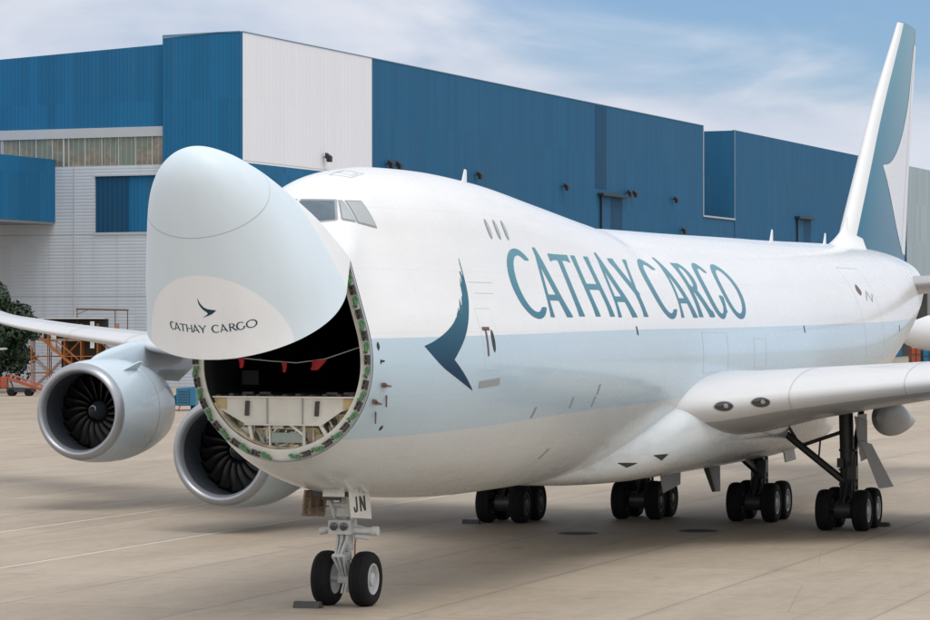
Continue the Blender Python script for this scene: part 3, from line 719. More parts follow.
def march(sdf, box, step):
    """polygons (lists of 2-D points) of the region sdf < 0"""
    x0, x1, y0, y1 = box; nx, ny = int((x1-x0)/step[0])+2, int((y1-y0)/step[1])+2
    X = x0+np.arange(nx)*step[0]; Y = y0+np.arange(ny)*step[1]; PX, PY = np.meshgrid(X, Y, indexing='ij'); F = sdf(PX, PY)
    V = []; key = {}; faces = []
    def vid(k, p):
        if k not in key: key[k] = len(V); V.append(p)
        return key[k]
    for i in range(nx-1):
        for j in range(ny-1):
            c = ((i, j), (i+1, j), (i+1, j+1), (i, j+1)); v = [F[q] for q in c]
            if min(v) >= 0: continue
            f = []
            for a in range(4):
                b = (a+1) % 4; ka, kb = c[a], c[b]
                if v[a] < 0: f.append(vid(ka, (X[ka[0]], Y[ka[1]])))
                if (v[a] < 0) != (v[b] < 0):
                    t = v[a]/(v[a]-v[b]); f.append(vid((min(ka, kb), max(ka, kb)), (X[ka[0]]+t*(X[kb[0]]-X[ka[0]]), Y[ka[1]]+t*(Y[kb[1]]-Y[ka[1]]))))
            if len(f) > 2: faces.append(f)
    return V, faces
def lay(name, mat, parent, sdf, box, step, tree, origin, direction, off=.006):
    """march sdf and drop the result on a surface: origin(u, v) is a point from which to cast along direction"""
    V, F = march(sdf, box, step); g = MB(); d = Vector(direction); ok = []
    for u, v in V:
        o = Vector(origin(u, v)); hit, nrm, i, t = tree.ray_cast(o, d)
        ok.append(hit is not None)
        if hit is None: g.vert(o); continue
        if nrm.dot(d) > 0: nrm = -nrm
        g.vert(hit+nrm*off)
    for f in F:
        if all(ok[i] for i in f): g.face(f)
    me = bpy.data.meshes.new(name); me.from_pydata([(x, -y, z) for x, y, z in g.v], [], [f for f in g.f]); me.materials.append(MATS[mat]); me.update()
    # face the same way as the skin
    if len(me.polygons):
        dd = Vector((d.x, -d.y, d.z))
        if sum(p.normal.dot(dd)*p.area for p in me.polygons) > 0: me.flip_normals()
    me.polygons.foreach_set('use_smooth', [True]*len(me.polygons))
    o = bpy.data.objects.new(name, me); COL.objects.link(o)
    if parent is not None: attach(o, parent)
    return o
PORT = dict(tree=bvh, origin=lambda u, v: (u, 12, v), direction=(0, -1, 0))
# flared capitals. Glyph space: x 0..1 across the letter, y 0..1 up; A is the aspect (width / height) used to keep strokes even
def glyph(ch, A, wt=.200, thin=.105):
    def bar(p, q, w, fl0=1.28, fl1=1.28, cut=None, ext=.15):
        ax, ay = p[0]*A, p[1]; bx, by = q[0]*A, q[1]; l = math.hypot(bx-ax, by-ay); ux, uy = (bx-ax)/l, (by-ay)/l
        def f(px, py):
            t = (px-ax)*ux+(py-ay)*uy; d = np.abs(-(px-ax)*uy+(py-ay)*ux); s = t/l
            ww = w*(1+(fl0-1)*np.clip(1-s/.30, 0, 1)**2.2+(fl1-1)*np.clip(1-(1-s)/.30, 0, 1)**2.2)/2
            r = np.maximum(d-ww, np.maximum(-t-ext, t-l-ext)); return np.maximum(r, np.maximum(-py, py-1.0)) if cut is None else np.maximum(r, cut(px, py))
        return f
    def ell(cx, cy, rx, ry):
        return lambda px, py: (np.sqrt(((px-cx*A)/rx)**2+((py-cy)/ry)**2)-1)*min(rx, ry)
    def ring_(cx, w_l, w_t, rx=.5, shift=.0):
        o_ = ell(cx, .5, rx*A, .515); i_ = ell(cx+shift/A, .5, rx*A-w_l, .515-w_t)
        return lambda px, py: np.maximum(o_(px, py), -i_(px, py))
    U = lambda *fs: (lambda px, py: np.minimum.reduce([f(px, py) for f in fs]))
    if ch == 'C' or ch == 'G':
        r = ring_(.54, wt*1.05, thin*.95, .52, .03)
        def f(px, py):
            q = r(px, py); gx, gy = px/A-.54, py-.5
            op = np.maximum(.27-px/A+.50, np.abs(gy+.02)-.30)          # opening on the right
            tip = (px/A > .62) & (np.abs(gy) < (.34 if ch == 'C' else .34))
            q = np.where(tip & (gy > -.1 if ch == 'G' else np.ones_like(tip)), np.maximum(q, .02), q)
            return q
        if ch == 'G':
            return U(f, bar((.88, .02), (.88, .44), wt*.75, 1.0, 1.2, cut=lambda px, py: np.maximum(.10-py, py-.42)))
        return f
    if ch == 'O': return ring_(.5, wt*1.05, thin, .5, 0)
    if ch == 'A':
        return U(bar((.09, 0), (.40, 1.04), thin, 1.6, .45, cut=lambda px, py: -py), bar((.86, 0), (.33, 1.12), wt, 1.25, .2, cut=lambda px, py: -py), bar((.20, .30), (.68, .30), .09, 1, 1, ext=0))
    if ch == 'T': return U(bar((.5, 0), (.5, 1), wt, 1.3, 1.1), bar((.0, .95), (1, .95), .095, 1.7, 1.7, cut=lambda px, py: py-1.0, ext=0))
    if ch == 'H': return U(bar((.14, 0), (.14, 1), wt*.92), bar((.86, 0), (.86, 1), wt*.92), bar((.14, .49), (.86, .49), .095, 1, 1, ext=0))
    if ch == 'Y': return U(bar((.52, 0), (.52, .50), wt*.95, 1.3, 1.0, ext=0), bar((.5, .46), (.06, 1), wt, 1, 1.5, cut=lambda px, py: np.maximum(py-1, .38-py)), bar((.53, .44), (.97, 1), thin, 1, 1.8, cut=lambda px, py: np.maximum(py-1, .38-py)))
    if ch == 'R':
        o_ = ell(.42, .74, .40*A, .262); i_ = ell(.40, .745, .40*A-wt, .262-.08)
        def bowl(px, py): return np.maximum(np.maximum(o_(px, py), -i_(px, py)), .16*A-px)
        top = bar((.12, .955), (.42, .955), .085, 1, 1, cut=lambda px, py: py-1, ext=0); midb = bar((.14, .50), (.42, .50), .08, 1, 1, ext=0)
        return U(bar((.16, 0), (.16, 1), wt), bowl, midb, bar((.44, .50), (.93, 0), wt, 1, 1.7, cut=lambda px, py: np.maximum(-py, py-.54)))
def lettering(name, mat, parent, spec, hphys, place, step, **k):
    """spec: (letter, left, right, scale) measured along the baseline; place(a, h) -> ray origin, h in cap heights"""
    first = None
    for ch, a0, a1, sc in spec:
        A = (a1-a0)/hphys; f0 = glyph(ch, A)
        f = lambda a, h, f0=f0, a0=a0, A=A, sc=sc: f0((a-a0)/hphys, (h-(1-sc)/2)/sc)
        first = lay(name, mat, parent, f, (a0-.1*(a1-a0), a1+.1*(a1-a0), -.06, 1.08), (step, step/hphys), origin=place, **k)
TITLE = [('C', 11.42, 13.55, 1.05), ('A', 13.45, 15.22, 1.03), ('T', 15.12, 16.88, 1), ('H', 17.12, 18.85, 1), ('A', 19.12, 20.86, 1.02), ('Y', 20.88, 22.45, 1),
         ('C', 23.15, 25.15, 1.04), ('A', 25.20, 26.95, 1.02), ('R', 27.10, 28.72, 1), ('G', 28.80, 30.60, 1.03), ('O', 30.80, 33.10, 1.03)]
def title_place(side): return lambda a, h: (a, 12*side, 6.53+1.55*h)
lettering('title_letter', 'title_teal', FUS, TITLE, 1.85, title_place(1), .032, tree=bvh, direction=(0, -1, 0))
# brush-wing emblem on the bow
BW = [(8.80, 7.86), (8.74, 7.40), (8.64, 7.02), (8.44, 6.68), (8.10, 6.28), (7.78, 5.97), (7.26, 5.56), (7.72, 5.23), (8.20, 4.85), (7.45, 5.12), (6.70, 5.43), (6.02, 5.87), (6.45, 5.97), (7.05, 6.17), (7.61, 6.44), (8.07, 6.82), (8.43, 7.25)]
bwf = poly_sdf(smooth_poly(BW, (0, 6, 8, 11)))
OE = np.array([(7.78, 5.97), (8.10, 6.28), (8.44, 6.68), (8.64, 7.02), (8.74, 7.40), (8.80, 7.86)])
IE = np.array([(6.45, 5.97), (7.05, 6.17), (7.61, 6.44), (8.07, 6.82), (8.43, 7.25), (8.78, 7.86)])
hr = random.Random(11); HAIR = [(hr.random(), hr.random()) for _ in range(80)]
def bw_sdf(px, py):
    # bristles run parallel to the outer edge and each one stops at its own height, so the inner edge frays upwards
    d = bwf(px, py); zz = np.linspace(6.2, 7.86, 60)
    wd = np.interp(zz, OE[:, 1], OE[:, 0])-np.interp(zz, IE[:, 1], IE[:, 0])
    q = np.interp(py, OE[:, 1], OE[:, 0])-px; k = np.clip((q/.040).astype(int), 0, 79); fr = q/.040-k
    end = np.array([np.interp((i+.5)*.040, wd[::-1], zz[::-1])+.06-.42*HAIR[i][0] for i in range(80)])[k]
    gap = np.array([h_[1] for h_ in HAIR])[k]*.45+.12
    top = np.where(py > 6.5, py-end, -1); slit = np.where((fr < gap) & (py > end-.75*(1-gap)) & (q > .05) & (py > 6.55), .004, -1)
    return np.maximum(d, np.maximum(np.where(q > .03, top, -1), slit))
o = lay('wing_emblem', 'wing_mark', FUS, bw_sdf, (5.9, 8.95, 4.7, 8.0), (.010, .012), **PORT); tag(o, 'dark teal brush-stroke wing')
def patch(name, mat, pts, parent=FUS, step=.02, off=.007, sharp=True, tree=bvh, side=1):
    xs = [p[0] for p in pts]; zs = [p[1] for p in pts]; pl = pts if sharp else smooth_poly(pts, (), 6)
    return lay(name, mat, parent, poly_sdf(pl), (min(xs)-.05, max(xs)+.05, min(zs)-.05, max(zs)+.05), (step, step), tree=tree, origin=lambda u, v: (u, 12*side, v), direction=(0, -side, 0), off=off)
def outline(name, mat, pts, w, parent=FUS, step=.012, off=.006, tree=bvh, side=1, close=True):
    def f(px, py):
        d = np.full(px.shape, 9.); n = len(pts)
        for i in range(n if close else n-1): d = np.minimum(d, seg_sdf(px, py, *pts[i], *pts[(i+1) % n]))
        return d-w/2
    xs = [p[0] for p in pts]; zs = [p[1] for p in pts]
    return lay(name, mat, parent, f, (min(xs)-.05, max(xs)+.05, min(zs)-.05, max(zs)+.05), (step, step), tree=tree, origin=lambda u, v: (u, 12*side, v), direction=(0, -side, 0), off=off)
# cockpit glazing: projected from ahead (windscreens) and from the side
for side in (1, -1):
    FR = dict(tree=bvh, origin=lambda u, v: (-3, u, v), direction=(1, 0, 0))
    A1 = [(.06, 8.56), (.06, 9.03), (.74, 9.02), (.97, 8.60), (.70, 8.56)]
    A1 = [(y*side, z) for y, z in A1]; ys = [p[0] for p in A1]
    bx = (min(ys)-.08, max(ys)+.08, 8.45, 9.12)
    W1 = lay('cockpit_window', 'frame_grey', FUS, lambda a, b_, P=A1: poly_sdf(P)(a, b_)-.035, bx, (.014, .014), off=.006, **FR)
    lay('pane', 'cockpit_glass', W1, lambda a, b_, P=A1: poly_sdf(P)(a, b_)+.005, bx, (.014, .014), off=.014, **FR)
    for P in ([(4.88, 8.61), (5.19, 9.01), (5.27, 9.01), (5.27, 8.57)], [(5.36, 8.55), (5.37, 9.01), (5.84, 9.01), (6.02, 8.46)]):
        D = Vector((.55, -side, 0)).normalized()
        k = dict(tree=bvh, origin=lambda u, v: (u-D.x*8+0, 0, v), direction=D)
        org = lambda u, v: tuple(Vector((u, 1.1*side, v))-D*8)
        bx = (min(p[0] for p in P)-.08, max(p[0] for p in P)+.08, 8.36, 9.10)
        W2 = lay('side_window', 'frame_grey', FUS, lambda a, b_, P=P: poly_sdf(P)(a, b_)-.03, bx, (.014, .014), tree=bvh, origin=org, direction=D, off=.006)
        lay('pane', 'side_glass', W2, lambda a, b_, P=P: poly_sdf(P)(a, b_)+.004, bx, (.014, .014), tree=bvh, origin=org, direction=D, off=.014)
# three small upper-deck windows, crew door, hatches, probes
for x in (11.33, 11.92, 12.50):
    pts = [(x-.13+.13*math.cos(a)*.9, 8.57+.24*math.sin(a)) for a in np.linspace(0, 2*math.pi, 18, endpoint=False)]
    F1 = patch('upper_window', 'frame_grey', pts, step=.016); patch('pane', 'side_glass', [(x-.13+(u-x+.13)*.62, 8.57+(v-8.57)*.78) for u, v in pts], parent=F1, step=.014, off=.012)
outline('crew_door', 'seam_faint', [(8.72, 5.30), (8.72, 6.70), (9.55, 6.70), (9.55, 5.30)], .010)
D1 = patch('door_window', 'black_detail', [(9.28+.09*math.cos(a), 5.96+.26*math.sin(a)) for a in np.linspace(0, 6.28, 16, endpoint=False)])
patch('door_handle', 'probe_brown', [(8.88, 5.62), (8.97, 5.62), (9.02, 6.22), (8.93, 6.22)]); patch('door_handle', 'probe_brown', [(8.80, 6.20), (9.2, 6.20), (9.2, 6.28), (8.80, 6.28)])
patch('hatch', 'frame_grey', [(8.45, 4.90), (9.55, 4.96), (9.55, 5.12), (8.45, 5.06)])
for (x, z, w_, h_) in ((4.30, 5.88, .10, .19), (4.42, 5.56, .16, .05), (4.36, 5.55, .05, .12), (4.95, 4.12, .09, .12)):
    patch('sensor_port', 'black_detail', [(x-w_/2, z), (x, z+h_/2), (x+w_/2, z), (x, z-h_/2)], sharp=False)
def surf(x, z, side=1):
    hit, n, i, t = bvh.ray_cast(Vector((x, 12*side, z)), Vector((0, -side, 0))); return hit, n if n.y*side > 0 else -n
for side in (1,):
    for x, z in ((4.55, 5.05), (4.40, 4.70)):
        p, n = surf(x, z, side); g = MB(); g.tube(p-n*.02, p+n*.16, .030, .018, n=8); g.tube(p+n*.15+Vector((.04, 0, 0)), p+n*.16-Vector((.32, 0, 0)), .020, .013, n=8)
        g.obox(p+n*.01, Vector((1, 0, 0)), Vector((0, 0, 1)), n, .15, .05, .012); g.build('pitot_probe', 'probe_brown', FUS)
        q, n2 = surf(x+.12, z-.22, side); g = MB(); g.bar(q+n2*.012, q+n2*.012-Vector((.02, 0, .25)), .03, .02); g.build('drain_mark', 'probe_brown', FUS)
for x, z, a in ((14.9, 4.42, 0), (16.95, 4.70, 0), (16.75, 4.40, 0), (12.2, 4.25, 0), (15.0, 3.15, 0)):
    patch('static_port', 'frame_grey', [(x-.10, z-.13), (x+.02, z-.13), (x+.12, z+.13), (x+.0, z+.13)])
outline('cargo_door', 'seam_faint', [(49.5, 5.15), (49.5, 8.35), (53.0, 8.35), (53.0, 5.15)], .03, step=.03)
outline('service_panel', 'seam_faint', [(27.0, 4.95), (27.0, 6.1), (29.8, 6.1), (29.8, 4.95)], .025, step=.02)
outline('service_panel', 'seam_faint', [(33.0, 5.0), (33.0, 5.9), (34.5, 5.9), (34.5, 5.0)], .025, step=.02)
outline('service_panel', 'seam_faint', [(8.9, 7.30), (10.2, 7.30)], .014, close=False); outline('service_panel', 'seam_faint', [(9.0, 7.05), (10.1, 7.05)], .012, close=False)
for x in (20.5, 40, 56.8): patch('static_port', 'black_detail', [(x-.06, 6.05), (x+.06, 6.05), (x+.06, 6.28), (x-.06, 6.28)], step=.03)
# roof hatch
lay('escape_hatch', 'seam_faint', FUS, lambda a, b_: np.abs(poly_sdf([(6.35, .18), (7.15, .18), (7.3, .62), (6.55, .62)])(a, b_))-.012, (6.2, 7.5, .05, .75), (.012, .012), tree=bvh, origin=lambda a, b_: (a, b_, 14), direction=(0, 0, -1))
lay('escape_hatch', 'seam_faint', FUS, lambda a, b_: np.abs(poly_sdf([(6.7, .22), (7.1, .22), (7.15, .55), (6.75, .55)])(a, b_))-.012, (6.2, 7.5, .05, .75), (.012, .012), tree=bvh, origin=lambda a, b_: (a, b_, 14), direction=(0, 0, -1))
# small roundel and red marks near the tail
patch('tail_mark', 'probe_brown', [(50.2, 7.55), (50.6, 7.75), (50.9, 7.5), (50.5, 7.35)], step=.04, sharp=False)
outline('tail_mark', 'grey_line', [(51.2, 7.2), (51.8, 7.5), (52.1, 7.15), (52.6, 7.4)], .09, step=.03, close=False)
# brush wing on the fin, both faces
FW = [(75.1, 18.6), (74.4, 17.5), (73.4, 16.0), (71.7, 14.63), (69.9, 13.66), (68.0, 13.05), (66.40, 12.87), (66.85, 12.50), (67.64, 11.86), (68.6, 11.15), (69.6, 10.5), (70.8, 9.9), (72.2, 9.35), (75.6, 9.2), (75.6, 12.5), (75.9, 15), (76.2, 17.5), (76.3, 18.6)]
for sg in (1, -1):
    lay('fin_emblem', 'white_paint', FIN, poly_sdf(smooth_poly(FW, (0, 6, 12, 13, 14, 15, 16, 17), 5)), (66.2, 76.2, 9.3, 18.7), (.06, .06), tree=fbvh, origin=lambda a, b_, sg=sg: (a, 5*sg, b_), direction=(0, -sg, 0), off=.010)
# rudder hinge line
for sg in (1, -1):
    lay('rudder_line', 'grey_line', FIN, lambda a, b_: np.abs(a-(71.6+.38*(b_-9.3)))-.03, (70.8, 76.0, 9.4, 19.2), (.05, .05), tree=fbvh, origin=lambda a, b_, sg=sg: (a, 5*sg, b_), direction=(0, -sg, 0), off=.014)
# chin of the nose door: emblem and lettering, modelled with the door closed and turned with it
CH = dict(tree=vbvh, direction=(0, 0, 1))
def chin(a, b_): return (b_, a, -2)                   # a to port, b aft
CE = [(2.80, -.085), (2.94, -.03), (3.04, .08), (3.085, .29), (3.16, .18), (3.235, -.04), (3.145, .10), (3.06, .01), (2.95, -.065)]
o = lay('chin_emblem', 'chin_teal', None, poly_sdf([(y, x) for x, y in smooth_poly(CE, (0, 3, 5), 6)]), (-.15, .35, 2.75, 3.3), (.008, .008), origin=chin, **CH)
marks = [o]
CT = [('C', -.86, -.73, 1.08), ('A', -.74, -.58, 1.02), ('T', -.595, -.45, 1), ('H', -.445, -.285, 1), ('A', -.29, -.125, 1), ('Y', -.14, .015, 1), ('C', .13, .31, 1.05), ('A', .31, .48, 1), ('R', .49, .64, 1), ('G', .63, .80, 1.05), ('O', .82, 1.03, 1.05)]
for ch, a0, a1, sc in CT:
    A = (a1-a0)/.165; f0 = glyph(ch, A, .155, .105)
    f = lambda a, h, f0=f0, a0=a0, sc=sc: f0((a-a0)/.165, (h-(1-sc)/2)/sc)
    marks.append(lay('chin_letter', 'chin_teal', None, f, (a0-.02, a1+.02, -.06, 1.08), (.0045, .027), tree=vbvh, origin=lambda a, h: (3.545-.155*h, a, -2), direction=(0, 0, 1), off=.006))
for o in marks:
    o.parent = VIS; o.matrix_parent_inverse = Matrix.Identity(4)
# registration letters on the nose gear door
def reg(u, v): return u, v
jx0, jz0 = 7.02, 2.15
def slab(g, poly): g.prism(poly, lambda u, v, t: (jx0+u, .428+.097*(2.6-jz0-v)+t, jz0+v), 0, .006)
g = MB(); slab(g, [(.22, .34), (.31, .34), (.31, .07), (.27, .0), (.12, -.01), (.06, .06), (.06, .12), (.13, .12), (.15, .06), (.20, .06), (.22, .10)]); g.build('letter_j', 'black_detail', DOORP)
g = MB(); slab(g, [(.45, 0), (.54, 0), (.54, .21), (.70, .0), (.80, .0), (.80, .34), (.71, .34), (.71, .13), (.55, .34), (.45, .34)]); g.build('letter_n', 'black_detail', DOORP)

# landing lights set in the wing roots
for sg in (1, -1):
    W, tr_ = WINGS[sg]
    for yy, zz in ((4.05, 4.04), (4.92, 4.14)):
        k = dict(tree=tr_, origin=lambda u, v: (15, u*sg, v), direction=(1, 0, 0))
        E_ = lambda rx, ry: (lambda a, b_: (np.sqrt(((a-yy)/rx)**2+((b_-zz)/ry)**2)-1)*.2)
        o = lay('landing_light', 'bare_metal', W, E_(.235, .145), (yy-.35, yy+.35, zz-.25, zz+.25), (.012, .012), off=.008, **k)
        lay('lens', 'lamp_glass', o, E_(.21, .125), (yy-.35, yy+.35, zz-.25, zz+.25), (.012, .012), off=.016, **k)
        lay('lamp', 'frame_grey', o, lambda a, b_: np.hypot(a-yy-.05, b_-zz-.01)-.055, (yy-.15, yy+.2, zz-.15, zz+.15), (.01, .01), off=.022, **k)

for P in ([(21.95, 2.62), (22.70, 2.59), (22.35, 2.47)], [(23.2, 2.78), (23.95, 2.79), (23.72, 2.61)]):
    for sd_ in (1, -1): patch('air_intake', 'dark_gear', P, parent=FAIR, tree=fairbvh, side=sd_, step=.02, off=.008)

# slat and panel seams on the wings, cast down on to the upper skin and in on to the leading edge
for sg in (1, -1):
    W, tr_ = WINGS[sg]
    le = lambda y: np.interp(y, WA[:, 0], WA[:, 1])
    lay('slat_seam', 'seam_wing', W, lambda a, b_: np.abs(b_-le(a)-1.15)-.018, (4.4, 30, 27.0, 50.5), (.15, .02), tree=tr_, origin=lambda a, b_: (b_, a*sg, 14), direction=(0, 0, -1), off=.006)
    for yy in (5.6, 8.4, 14.5, 18, 22, 26):
        lay('slat_seam', 'seam_wing', W, lambda a, b_: np.abs(a-yy)-.014, (yy-.04, yy+.04, 3.2, 8.0), (.012, .03), tree=tr_, origin=lambda a, b_: (15, a*sg, b_), direction=(1, 0, 0), off=.006)

# ------------------------------------------------------------------ setting: apron
def conv_xy(nt, co):
    s = N(nt, 'ShaderNodeSeparateXYZ'); L(nt, co, s.inputs[0]); return s.outputs
m, nt, b = new_mat('concrete'); co = objco(nt); x, y, z = conv_xy(nt, co)
yy = math_node(nt, 'DIVIDE', math_node(nt, 'ADD', y, 2.1), 4.85)          # joints every 4.85 m, parallel to the aircraft
xx = math_node(nt, 'DIVIDE', math_node(nt, 'ADD', x, 1.3), 7.2)
def jl(v, w):
    f = math_node(nt, 'FRACT', v); return math_node(nt, 'LESS_THAN', math_node(nt, 'MINIMUM', f, math_node(nt, 'SUBTRACT', 1.0, f)), w)
def jsoft(v, w):
    f = math_node(nt, 'FRACT', v); d = math_node(nt, 'MINIMUM', f, math_node(nt, 'SUBTRACT', 1.0, f))
    return math_node(nt, 'SUBTRACT', 1.0, N_smooth(nt, d, 0.0, w))
cell = N(nt, 'ShaderNodeCombineXYZ'); L(nt, math_node(nt, 'FLOOR', xx), cell.inputs[0]); L(nt, math_node(nt, 'FLOOR', yy), cell.inputs[1])
wn = N(nt, 'ShaderNodeTexWhiteNoise', noise_dimensions='2D'); L(nt, cell.outputs[0], wn.inputs['Vector'])
big = noise(nt, mapping(nt, co, (.018, .045, 1)), 1, 5, .6)
mid_ = noise(nt, mapping(nt, co, (.10, .35, 1)), 1, 6, .62, .6)
fine = noise(nt, mapping(nt, co, (1.6, 2.2, 1)), 1, 6, .7)
c0 = mixc(nt, N_smooth(nt, mid_, .2, .85), (.335, .272, .207), (.435, .364, .283))
c0 = mixc(nt, .55, c0, ramp(nt, big, [(.3, .86), (.7, 1.08)]), 'MULTIPLY')
c0 = mixc(nt, 1.0, c0, ramp(nt, fine, [(.25, .86), (.75, 1.08)]), 'MULTIPLY')
c0 = mixc(nt, 1.0, c0, ramp(nt, wn.outputs['Value'], [(0, .93), (1, 1.05)]), 'MULTIPLY')
streak = noise(nt, mapping(nt, co, (.05, 1.3, 1), (0, 0, R(4))), 1, 5, .65)
c0 = mixc(nt, math_node(nt, 'MULTIPLY', N_smooth(nt, streak, .55, .78), .20), c0, (.12, .10, .085))
spots = noise(nt, mapping(nt, co, (.5, .8, 1)), 1, 3, .5)
c0 = mixc(nt, math_node(nt, 'MULTIPLY', N_smooth(nt, spots, .66, .74), .25), c0, (.10, .09, .08))
grain = noise(nt, mapping(nt, co, (9, 14, 1)), 1, 3, .7)
c0 = mixc(nt, 1.0, c0, ramp(nt, grain, [(.3, .93), (.7, 1.05)]), 'MULTIPLY')
rub = noise(nt, mapping(nt, co, (.012, 2.6, 1), (0, 0, R(-3))), 1, 3, .5)                      # faint rubber marks of taxiing wheels
c0 = mixc(nt, math_node(nt, 'MULTIPLY', N_smooth(nt, rub, .66, .74), .16), c0, (.10, .09, .08))
vor = N(nt, 'ShaderNodeTexVoronoi', feature='DISTANCE_TO_EDGE'); vor.inputs['Scale'].default_value = 1.0; L(nt, mapping(nt, co, (.09, .16, 1)), vor.inputs['Vector'])
crk = math_node(nt, 'MULTIPLY', math_node(nt, 'LESS_THAN', vor.outputs['Distance'], .0018), N_smooth(nt, big, .5, .6))
c0 = mixc(nt, math_node(nt, 'MULTIPLY', crk, .5), c0, (.12, .10, .09))
ed = jsoft(yy, .045)
c0 = mixc(nt, math_node(nt, 'MULTIPLY', ed, .12), c0, (.14, .12, .10))
c0 = mixc(nt, math_node(nt, 'MULTIPLY', jl(yy, .0055), .45), c0, (.09, .08, .07))
c0 = mixc(nt, math_node(nt, 'MULTIPLY', jl(xx, .004), .45), c0, (.09, .08, .07))
far = N_smooth(nt, x, 480, 520)
c0 = mixc(nt, far, c0, (.20, .20, .10))
L(nt, c0, b.inputs['Base Color'])
L(nt, math_node(nt, 'MULTIPLY_ADD', mid_, -.25, .78), b.inputs['Roughness'])
bp = N(nt, 'ShaderNodeBump'); bp.inputs['Distance'].default_value = .004; L(nt, fine, bp.inputs['Height']); L(nt, bp.outputs[0], b.inputs['Normal'])
g = MB(); g.face([g.vert(p) for p in ((-1500, -2500, 0), (3500, -2500, 0), (3500, 2500, 0), (-1500, 2500, 0))])
tag(g.build('ground', 'concrete'), kind='structure')
m, nt, b = new_mat('line_paint'); co = objco(nt)
w_ = noise(nt, mapping(nt, co, (3, 9, 1)), 1, 5, .7); L(nt, ramp(nt, w_, [(.25, (.40, .35, .29)), (.45, (.64, .60, .53))]), b.inputs['Base Color']); b.inputs['Roughness'].default_value = .7
for yc, hw in ((-12.32, .06), (-18.68, .055)):
    g = MB(); xs = np.linspace(-20, 140, 41); g.grid([[(x_, yc-hw, .004), (x_, yc+hw, .004)] for x_ in xs])
    tag(g.build('painted_line', 'line_paint'), kind='structure')
simple('iron', (.035, .033, .03), .6, .3, var=.3, scale=9)
for (x_, y_), lb in (((31.4, -1.85), 'round dark iron manhole cover on the apron in front of the leftmost main wheels'), ((33.6, 1.33), 'flat dark iron manhole cover on the apron between the middle two wheel trucks')):
    g = MB(); g.lathe((x_, y_, 0), (0, 0, 1), [(.006, .62), (.014, .60), (.014, .5), (.010, .49), (.012, .01)], n=40)
    for k in range(5): g.box(x_-.4, x_+.4, y_-.32+.15*k, y_-.27+.15*k, .012, .018)
    tag(g.build('manhole_cover', 'iron'), lb, 'manhole cover', 'manhole covers in the apron')
simple('chock_rubber', (.06, .06, .058), .7, var=.3, scale=12)
def chock(x_, y_, lb, sc=1.):
    g = MB(); g.prism([(-.13*sc, 0), (.13*sc, 0), (.07*sc, .13*sc), (-.07*sc, .13*sc)], lambda u, v, t: (x_+u, y_+t, v), -.28*sc, .28*sc)
    g.tube((x_-.07, y_+.3*sc, .06), (x_+.07, y_+.33*sc, .03), .012, n=6)
    tag(g.build('wheel_chock', 'chock_rubber', bevel=.012), lb, 'wheel chock', 'wheel chocks')
chock(7.02, -.62, 'long grey rubber chock in front of the nose wheel', 1.1)
chock(34.5, -6.35, 'dark chock in front of the leftmost main wheels')
chock(37.4, 6.2, 'dark chock behind the rightmost main wheels')
# strap with red flags across the open hold
FL = root('safety_strap', (4.05, 0, 5.6), 'grey strap with hanging red flags strung across the open nose door', 'safety strap')
g = MB(); sp_ = [(4.35, -1.62, 5.58), (4.3, -1.05, 5.62), (4.3, -.4, 5.56), (4.3, .25, 5.52), (4.3, .9, 5.6), (4.35, 1.70, 5.86)]
for p, q in zip(sp_, sp_[1:]): g.tube(p, q, .012, n=6)
g.build('strap', 'wire_grey', FL)
for yc, zz, w_, s_ in ((-1.02, 5.62, .07, 0), (-.02, 5.53, .06, 0), (.80, 5.58, .16, .12)):
    g = MB(); g.grid([[(4.29-.02*math.sin(i*2), yc-w_+w_*.4*i/4+s_*(-i/4), zz-.21*i/4), (4.28, yc-s_*i/6, zz-.22*i/4), (4.29, yc+w_-w_*.5*i/4-s_*i/4, zz-.20*i/4)] for i in range(5)])
    o = g.build('flag', 'red_cloth', FL, smooth=60); sol = o.modifiers.new('t', 'SOLIDIFY'); sol.thickness = .01

